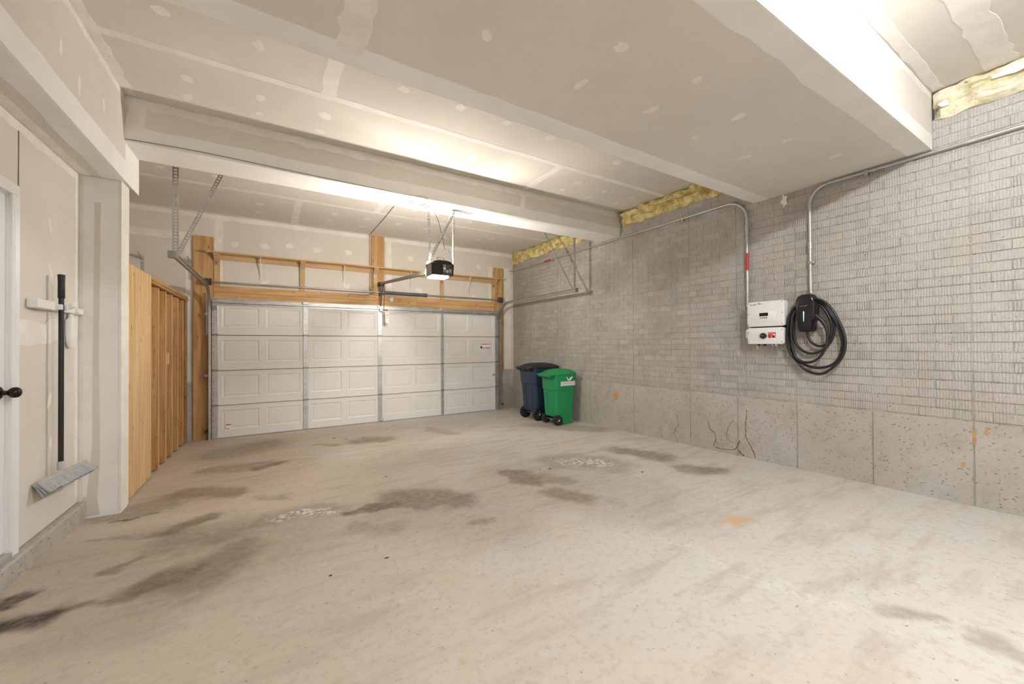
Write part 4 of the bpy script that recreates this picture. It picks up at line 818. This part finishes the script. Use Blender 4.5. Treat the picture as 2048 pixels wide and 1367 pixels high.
    for y, s2 in ((yn + .012, -1), (yf - .012, 1)):
        wh = kp(MB().lathe((wx, y - s2 * .055, g + wheel_r), (0, s2, 0), [(wheel_r * .7, 0), (wheel_r * .96, .004), (wheel_r, .012), (wheel_r, .045), (wheel_r * .95, .055), (wheel_r * .70, .056), (wheel_r * .66, .045), (wheel_r * .2, .047), (wheel_r * .17, .060)], 28), 'wheel', M['rubber'], smooth=True)
        for q in range(6):
            a = q * PI / 3 + .3; c_, s_ = math.cos(a), math.sin(a); yy = y - s2 * .055 + s2 * .05
            kp(MB().hexa([(wx + c_ * .02 + s_ * .007, yy - .004, g + wheel_r + s_ * .02 - c_ * .007), (wx + c_ * wheel_r * .68 + s_ * .006, yy - .004, g + wheel_r + s_ * wheel_r * .68 - c_ * .006), (wx + c_ * .02 + s_ * .007, yy + .004, g + wheel_r + s_ * .02 - c_ * .007), (wx + c_ * wheel_r * .68 + s_ * .006, yy + .004, g + wheel_r + s_ * wheel_r * .68 - c_ * .006),
                 (wx + c_ * .02 - s_ * .007, yy - .004, g + wheel_r + s_ * .02 + c_ * .007), (wx + c_ * wheel_r * .68 - s_ * .006, yy - .004, g + wheel_r + s_ * wheel_r * .68 + c_ * .006), (wx + c_ * .02 - s_ * .007, yy + .004, g + wheel_r + s_ * .02 + c_ * .007), (wx + c_ * wheel_r * .68 - s_ * .006, yy + .004, g + wheel_r + s_ * wheel_r * .68 + c_ * .006)]), 'spoke', M['dgrey'], wh)
        kp(MB().lathe((wx, y + s2 * .004, g + wheel_r), (0, s2, 0), [(.014, 0), (.013, .006), (.006, .009)], 12), 'hub_cap', M['print'], wh)
    return t, kp, b, g
GR = 'wheeled bins by the concrete wall'
gb, kpg, bg, gg = bin_('wheeled_bin', 'bright green wheeled compost bin with white leaf logo', 3.925, 4.375, 5.10, 5.50, .868, .962, M['green'], M['green'], .80, .085, GR)
bb, kpb, b2, g2 = bin_('wheeled_bin', 'navy blue wheeled bin with black lid behind the green one', 3.905, 4.44, 5.66, 6.16, .955, 1.045, M['blue'], M['lidb'], .80, .115, GR)
yl = 5.10 - .0105
lab = kpg(B(4.030, 4.338, yl - .0005, yl + .004, .690, .765), 'logo_plate', M['lgrey'], bg)
text('PGC COMPOSTS', .046, M['print'], (4.036, yl - .0012, .727), 'logo_text', lab, gb.location, ux=(1, 0, 0), ext=.0008, sx=.83)
for i in range(9): kpg(B(4.037 + i * .033, 4.064 + i * .033, yl - .0018, yl - .0004, .700, .716), 'logo_line', M['print'], lab)
lf1 = [(4.254, .776), (4.240, .790), (4.228, .812), (4.224, .832), (4.238, .820), (4.250, .800)]
lf2 = [(4.256, .776), (4.262, .800), (4.280, .820), (4.305, .830), (4.322, .832), (4.308, .808), (4.288, .788)]
for q in (lf1, lf2): kpg(MB().prism([(4.20 + (a - 4.256) * 1.35, .768 + (b - .776) * 1.30) for a, b in q], 1, yl - .0015, yl + .0025), 'leaf_mark', M['print'], lab)
em = kpg(MB().prism([(4.09 + .019 * math.cos(a), .45 + .030 * math.sin(a)) for a in [2 * PI * i / 16 for i in range(16)]], 1, 5.1285, 5.136), 'emblem', M['cream'], bg)
kpg(MB().prism([(4.09 + .009 * math.cos(a), .448 + .015 * math.sin(a)) for a in [2 * PI * i / 12 for i in range(12)]], 1, 5.1275, 5.129), 'emblem_mark', M['rust'], em)

# ------------------------------------------------------------------ closet: pine boarding and accordion door
cl = empty('closet', 'knotty pine closet with a folding accordion door on the left side', 'closet', loc=(-1.07, 5.8, 0))
def kc(mb, name, mat, par=None, **k):
    o = mb.build(name, mat, None, **k); setp(o, par or cl); return o
xcf = -1.062; y0, y1, nb = 4.475, 5.325, 9
kc(B(xcf - .30, xcf - .016, y0 + .01, y1 - .005, .06, 2.095), 'frame', M['fir_lv'])
for i in range(nb):
    a = y0 + (y1 - y0) * i / nb; b = y0 + (y1 - y0) * (i + 1) / nb
    kc(B(xcf - .016, xcf, a + .0035, b - .0035, fz(a) + random.uniform(.004, .016), 2.10), 'pine_board', M['pine'], bevel=.006)
kc(B(xcf - .30, xcf + .004, y0 - .012, y0 + .001, fz(y0) + .006, 2.10), 'end_board', M['pine'], bevel=.003)
val = kc(B(xcf - .055, xcf + .002, 5.33, 7.30, 2.030, 2.100), 'valance', M['oak'], bevel=.003)
kc(B(xcf - .002, xcf + .012, 5.33, 7.30, 2.055, 2.068), 'valance_bead', M['oak'], val, bevel=.002); kc(B(xcf - .002, xcf + .007, 5.33, 7.30, 2.030, 2.04), 'valance_bead', M['oak'], val, bevel=.002)
ns = 11; ya, yb = 5.345, 7.20
for i in range(ns):
    a = ya + (yb - ya) * i / ns; b = ya + (yb - ya) * (i + 1) / ns; x_a = xcf - (.012 if i % 2 == 0 else .075); x_b = xcf - (.075 if i % 2 == 0 else .012)
    g0 = fz(a) + .012; zt = 2.008 + .012 * (i % 2)
    kc(MB().hexa([(x_a, a + .003, g0), (x_a - .010, a + .003, g0), (x_b, b - .003, g0), (x_b - .010, b - .003, g0), (x_a, a + .003, zt), (x_a - .010, a + .003, zt), (x_b, b - .003, zt), (x_b - .010, b - .003, zt)]), 'accordion_slat', M['honey'], bevel=.002)
    kc(MB().tube([(x_b - .004, b, g0), (x_b - .004, b, zt)], .008, 6), 'fold_hinge', M['pine'])
hd = kc(B(xcf - .014, xcf + .012, 6.02, 6.06, 1.17, 1.30), 'door_handle', M['pine'], bevel=.006)
kc(B(xcf + .010, xcf + .014, 6.032, 6.05, 1.19, 1.28), 'handle_recess', M['oak'], hd)
kc(B(xcf - .10, xcf - .004, 7.20, 7.30, .01, 2.03), 'jamb', M['honey'], bevel=.003)
kc(B(-1.93, xcf - .30, 7.20, 7.24, .01, 2.0), 'inner_end', M['fir_lv']); kc(B(-1.93, xcf - .05, 4.48, 7.30, 2.06, 2.075), 'roof_board', M['fir_lv'])

# shelf brackets left above the closet
def wall_bracket(x, label):
    t = empty('shelf_bracket', label, 'shelf bracket', 'shelf brackets above the closet', loc=(x, YW, 2.45))
    for mb, n, m_ in ((B(x - .013, x + .013, YW - .008, YW - .001, 2.36, 2.66), 'upright', 'lgrey'), (MB().hexa([(x - .006, 7.12, 2.655), (x + .006, 7.12, 2.655), (x - .006, YW - .008, 2.60), (x + .006, YW - .008, 2.60), (x - .006, 7.12, 2.664), (x + .006, 7.12, 2.664), (x - .006, YW - .008, 2.655), (x + .006, YW - .008, 2.655)]), 'arm', 'lgrey'), (MB().lathe((x, YW - .008, 2.55), (0, -1, 0), [(.006, 0), (.006, .004)], 8), 'screw', 'dgrey')):
        keep(mb.build(n, M[m_]), t)
    return t
wall_bracket(-1.563, 'grey metal shelf bracket on the wall above the pine boards')
wall_bracket(-1.045, 'grey metal shelf bracket beside the left fir plank')

# ------------------------------------------------------------------ left door, broom and holder
d2 = empty('door_2', 'white door in a white casing at the left edge', 'door', kind='structure', loc=(XL, 2.97, .185))
def kd(mb, name, mat, par=None, **k):
    o = mb.build(name, mat, None, **k); setp(o, par or d2); return o
kd(B(XL - .045, XL - .012, 2.585, 3.345, .235, 2.235), 'door_slab', M['wpaint'], bevel=.002)
kd(B(XL - .12, XL + .0, 3.345, 3.365, .2, 2.255), 'jamb', M['wpaint']); kd(B(XL - .12, XL + .0, 2.58, 2.60, .2, 2.255), 'jamb', M['wpaint']); kd(B(XL - .12, XL + .0, 2.58, 3.365, 2.235, 2.255), 'jamb', M['wpaint'])
for a, b in ((3.350, 3.412), (2.533, 2.595)):
    kd(MB().prism([(XL, a), (XL + .012, a), (XL + .016, a + .02), (XL + .010, a + .04), (XL + .018, b), (XL, b)] if a > 3 else [(XL, a), (XL + .018, a), (XL + .010, b - .04), (XL + .016, b - .02), (XL + .012, b), (XL, b)], 2, .165, 2.30), 'casing', M['wpaint'])
kd(B(XL, XL + .017, 2.533, 3.412, 2.24, 2.305), 'casing_head', M['wpaint'], bevel=.004)
kd(B(XL - .10, XL + .02, 2.60, 3.345, .20, .228), 'threshold', M['block'], bevel=.004)
kn = kd(MB().lathe((XL - .012, 3.285, 1.125), (1, 0, 0), [(.033, 0), (.034, .006), (.026, .012), (.013, .016), (.012, .035), (.020, .040), (.028, .050), (.030, .062), (.027, .074), (.016, .083), (.002, .086)], 28), 'door_knob', M['bronze'], smooth=True)

brm = empty('push_broom', 'push broom with black handle and grey bristles hanging on the left wall', 'broom', loc=(-1.20, 3.78, .5))
def kb(mb, name, mat, par=None, **k):
    o = mb.build(name, mat, None, **k); setp(o, par or brm); return o
hx, hy = -1.210, 3.800
kb(MB().tube([(hx, hy, .615), (hx, hy, 1.79)], .0135, 16), 'handle', M['black'], smooth=True)
kb(MB().lathe((hx, hy, 1.70), (0, 0, 1), [(.0145, 0), (.0175, .004), (.0165, .09), (.0175, .145), (.0185, .150), (.0185, .158), (.012, .160)], 16), 'grip', M['rubber'], smooth=True)
kb(MB().lathe((hx, hy, .560), (0, 0, 1), [(.017, 0), (.018, .004), (.018, .05), (.0165, .056)], 16), 'collar', M['lgrey'], smooth=True)
pA, pB = Vector((-1.248, 3.585, .530)), Vector((-1.165, 4.035, .545)); ax = (pB - pA).normalized(); sd = Vector((ax.y, -ax.x, 0)); upv = Vector((0, 0, 1)); tilt = (sd * .62 - upv * .78).normalized(); nrm2 = tilt.cross(ax).normalized()
def obox(o0, o1, t0, t1, n0, n1): return MB().hexa([o + ax * 0 + tilt * t + nrm2 * n for t, n in ((t0, n0), (t0, n1), (t1, n0), (t1, n1)) for o in (o0, o1)])
blk = kb(MB().hexa([pA + tilt * -.012 - nrm2 * .018, pB + tilt * -.012 - nrm2 * .018, pA + tilt * -.012 + nrm2 * .018, pB + tilt * -.012 + nrm2 * .018, pA + tilt * .014 - nrm2 * .018, pB + tilt * .014 - nrm2 * .018, pA + tilt * .014 + nrm2 * .018, pB + tilt * .014 + nrm2 * .018]), 'block', M['block'], bevel=.006)
mb = MB()
for i in range(70):
    for j in range(3):
        o = pA.lerp(pB, (i + .5 + random.uniform(-.3, .3)) / 70) + nrm2 * (j - 1) * .010 + tilt * .012
        tip = o + tilt * random.uniform(.066, .073) + ax * (((i / 70) - .35) * .03 + random.uniform(-.004, .004)) + nrm2 * ((j - 1) * .008 + random.uniform(-.003, .003))
        d_ = (tip - o).normalized(); u_ = ax * .0036; v_ = nrm2 * .0042
        mb.add([o - u_ - v_, o + u_ - v_, o + u_ + v_, o - u_ + v_, tip - u_ * 1.2 - v_, tip + u_ * 1.2 - v_, tip + u_ * 1.2 + v_, tip - u_ * 1.2 + v_], [(0, 1, 2, 3), (4, 7, 6, 5), (0, 4, 5, 1), (1, 5, 6, 2), (2, 6, 7, 3), (3, 7, 4, 0)])
tag(kb(mb, 'bristles', M['bristle']), kind='stuff')
bh = empty('broom_holder', 'white plastic broom holder screwed to the left wall', 'broom holder', loc=(XL, 3.9, 1.62))
def kh(mb, name, mat, **k): return keep(mb.build(name, mat, None, **k), bh)
kh(B(XL + .001, XL + .055, 3.52, 3.735, 1.615, 1.672), 'clamp_box', M['wplastic'], bevel=.008, seg=3)
kh(B(XL + .001, XL + .034, 3.735, 4.255, 1.618, 1.664), 'back_bar', M['wplastic'], bevel=.006)
for y in (3.765, 3.84): kh(B(XL + .03, XL + .078, y - .008, y + .008, 1.622, 1.658), 'clip_finger', M['wplastic'], bevel=.005)
kh(MB().prism([(XL + .034, 1.64), (XL + .066, 1.66), (XL + .062, 1.69), (XL + .05, 1.68), (XL + .034, 1.664)], 1, 3.97, 4.02), 'hook', M['wplastic'], bevel=.003)
kh(B(XL + .001, XL + .05, 4.10, 4.15, 1.625, 1.66), 'clip_finger', M['wplastic'], bevel=.005)
sc = tag(MB().loft([[(XL + .022 + a[0] * k, 4.075 + a[1] * k, z) for a in [(p[0], p[1]) for p in rrect(0, 0, .04, .10, .018, 0)]] for k, z in ((.45, 1.612), (.55, 1.585), (1.0, 1.565), (1.0, 1.47), (.85, 1.40), (.6, 1.375))]).build('plastic_dispenser', M['wplastic'], smooth=True), 'small white plastic dispenser under the broom holder', 'dispenser')

# ------------------------------------------------------------------ ceiling bulb and added fill light (out of view)
def lamp(label, x, y, watts):
    t = empty('ceiling_lamp', label, 'lamp', loc=(x, y, ZC))
    keep(MB().lathe((x, y, ZC - .001), (0, 0, -1), [(.055, 0), (.055, .012), (.03, .025), (.022, .03)], 24).build('lamp_holder', M['wplastic'], smooth=True), t)
    keep(MB().lathe((x, y, ZC - .03), (0, 0, -1), [(.013, 0), (.016, .02), (.030, .05), (.030, .065), (.020, .083), (.002, .09)], 20).build('bulb', M['bulb'], smooth=True), t)
    l = bpy.data.lights.new('bulb_light', 'POINT'); l.energy = watts; l.color = BULB_C; l.shadow_soft_size = .035
    lo_ = bpy.data.objects.new('bulb_light', l); C.objects.link(lo_); lo_.location = (0, 0, -.145); lo_.parent = t
    return t
lamp('bare bulb in a ceiling holder ahead of the soffit', 2.3, -.05, BULB_W)
sl = empty('fill_light', 'added twin tube fill light, unseen behind the viewer', 'lamp', loc=(1.3, -1.5, 2.35))  # unseen fixture added as fill for the soffit underside and walls
keep(MB().prism([(-1.62, 2.36), (-1.55, 2.42), (-1.45, 2.42), (-1.38, 2.36), (-1.39, 2.36), (-1.455, 2.41), (-1.545, 2.41), (-1.61, 2.36)], 0, .68, 1.92).build('reflector', M['wpaint']), sl)
for y in (-1.545, -1.455): keep(MB().tube([(.70, y, 2.372), (1.90, y, 2.372)], .019, 14).build('fill_light_tube', M['tube'], smooth=True), sl)
for x in (.8, 1.8): keep(MB().tube([(x, -1.5, 2.415), (x, -1.5, ZC - .001)], .003, 6).build('chain', M['steel']), sl)

# ------------------------------------------------------------------ dry leaf crumbs on the floor
for i, (x, y) in enumerate([(.76, 6.28), (.90, 6.10), (1.12, 6.07), (1.58, 6.51), (.96, 4.0), (.27, 2.39), (.58, 2.41), (2.36, 3.33), (2.46, 3.30), (3.15, 2.68), (4.22, 6.82)]):
    a = random.uniform(0, PI); r = random.uniform(.010, .022); z = fz(y) + .0005
    vs = []; n = 7
    for k in range(n):
        q = 2 * PI * k / n; rr = r * random.uniform(.6, 1.2); vs.append((x + rr * math.cos(q + a), y + rr * .55 * math.sin(q + a), z + random.uniform(0, .006)))
    vs.append((x, y, z + .007))
    tag(MB().add(vs, [(k, (k + 1) % n, n) for k in range(n)]).build('dry_leaf', M['leaf'], solid=.001), 'tiny dark dried leaf crumb on the garage floor', 'leaf', 'dried leaf crumbs on the floor')
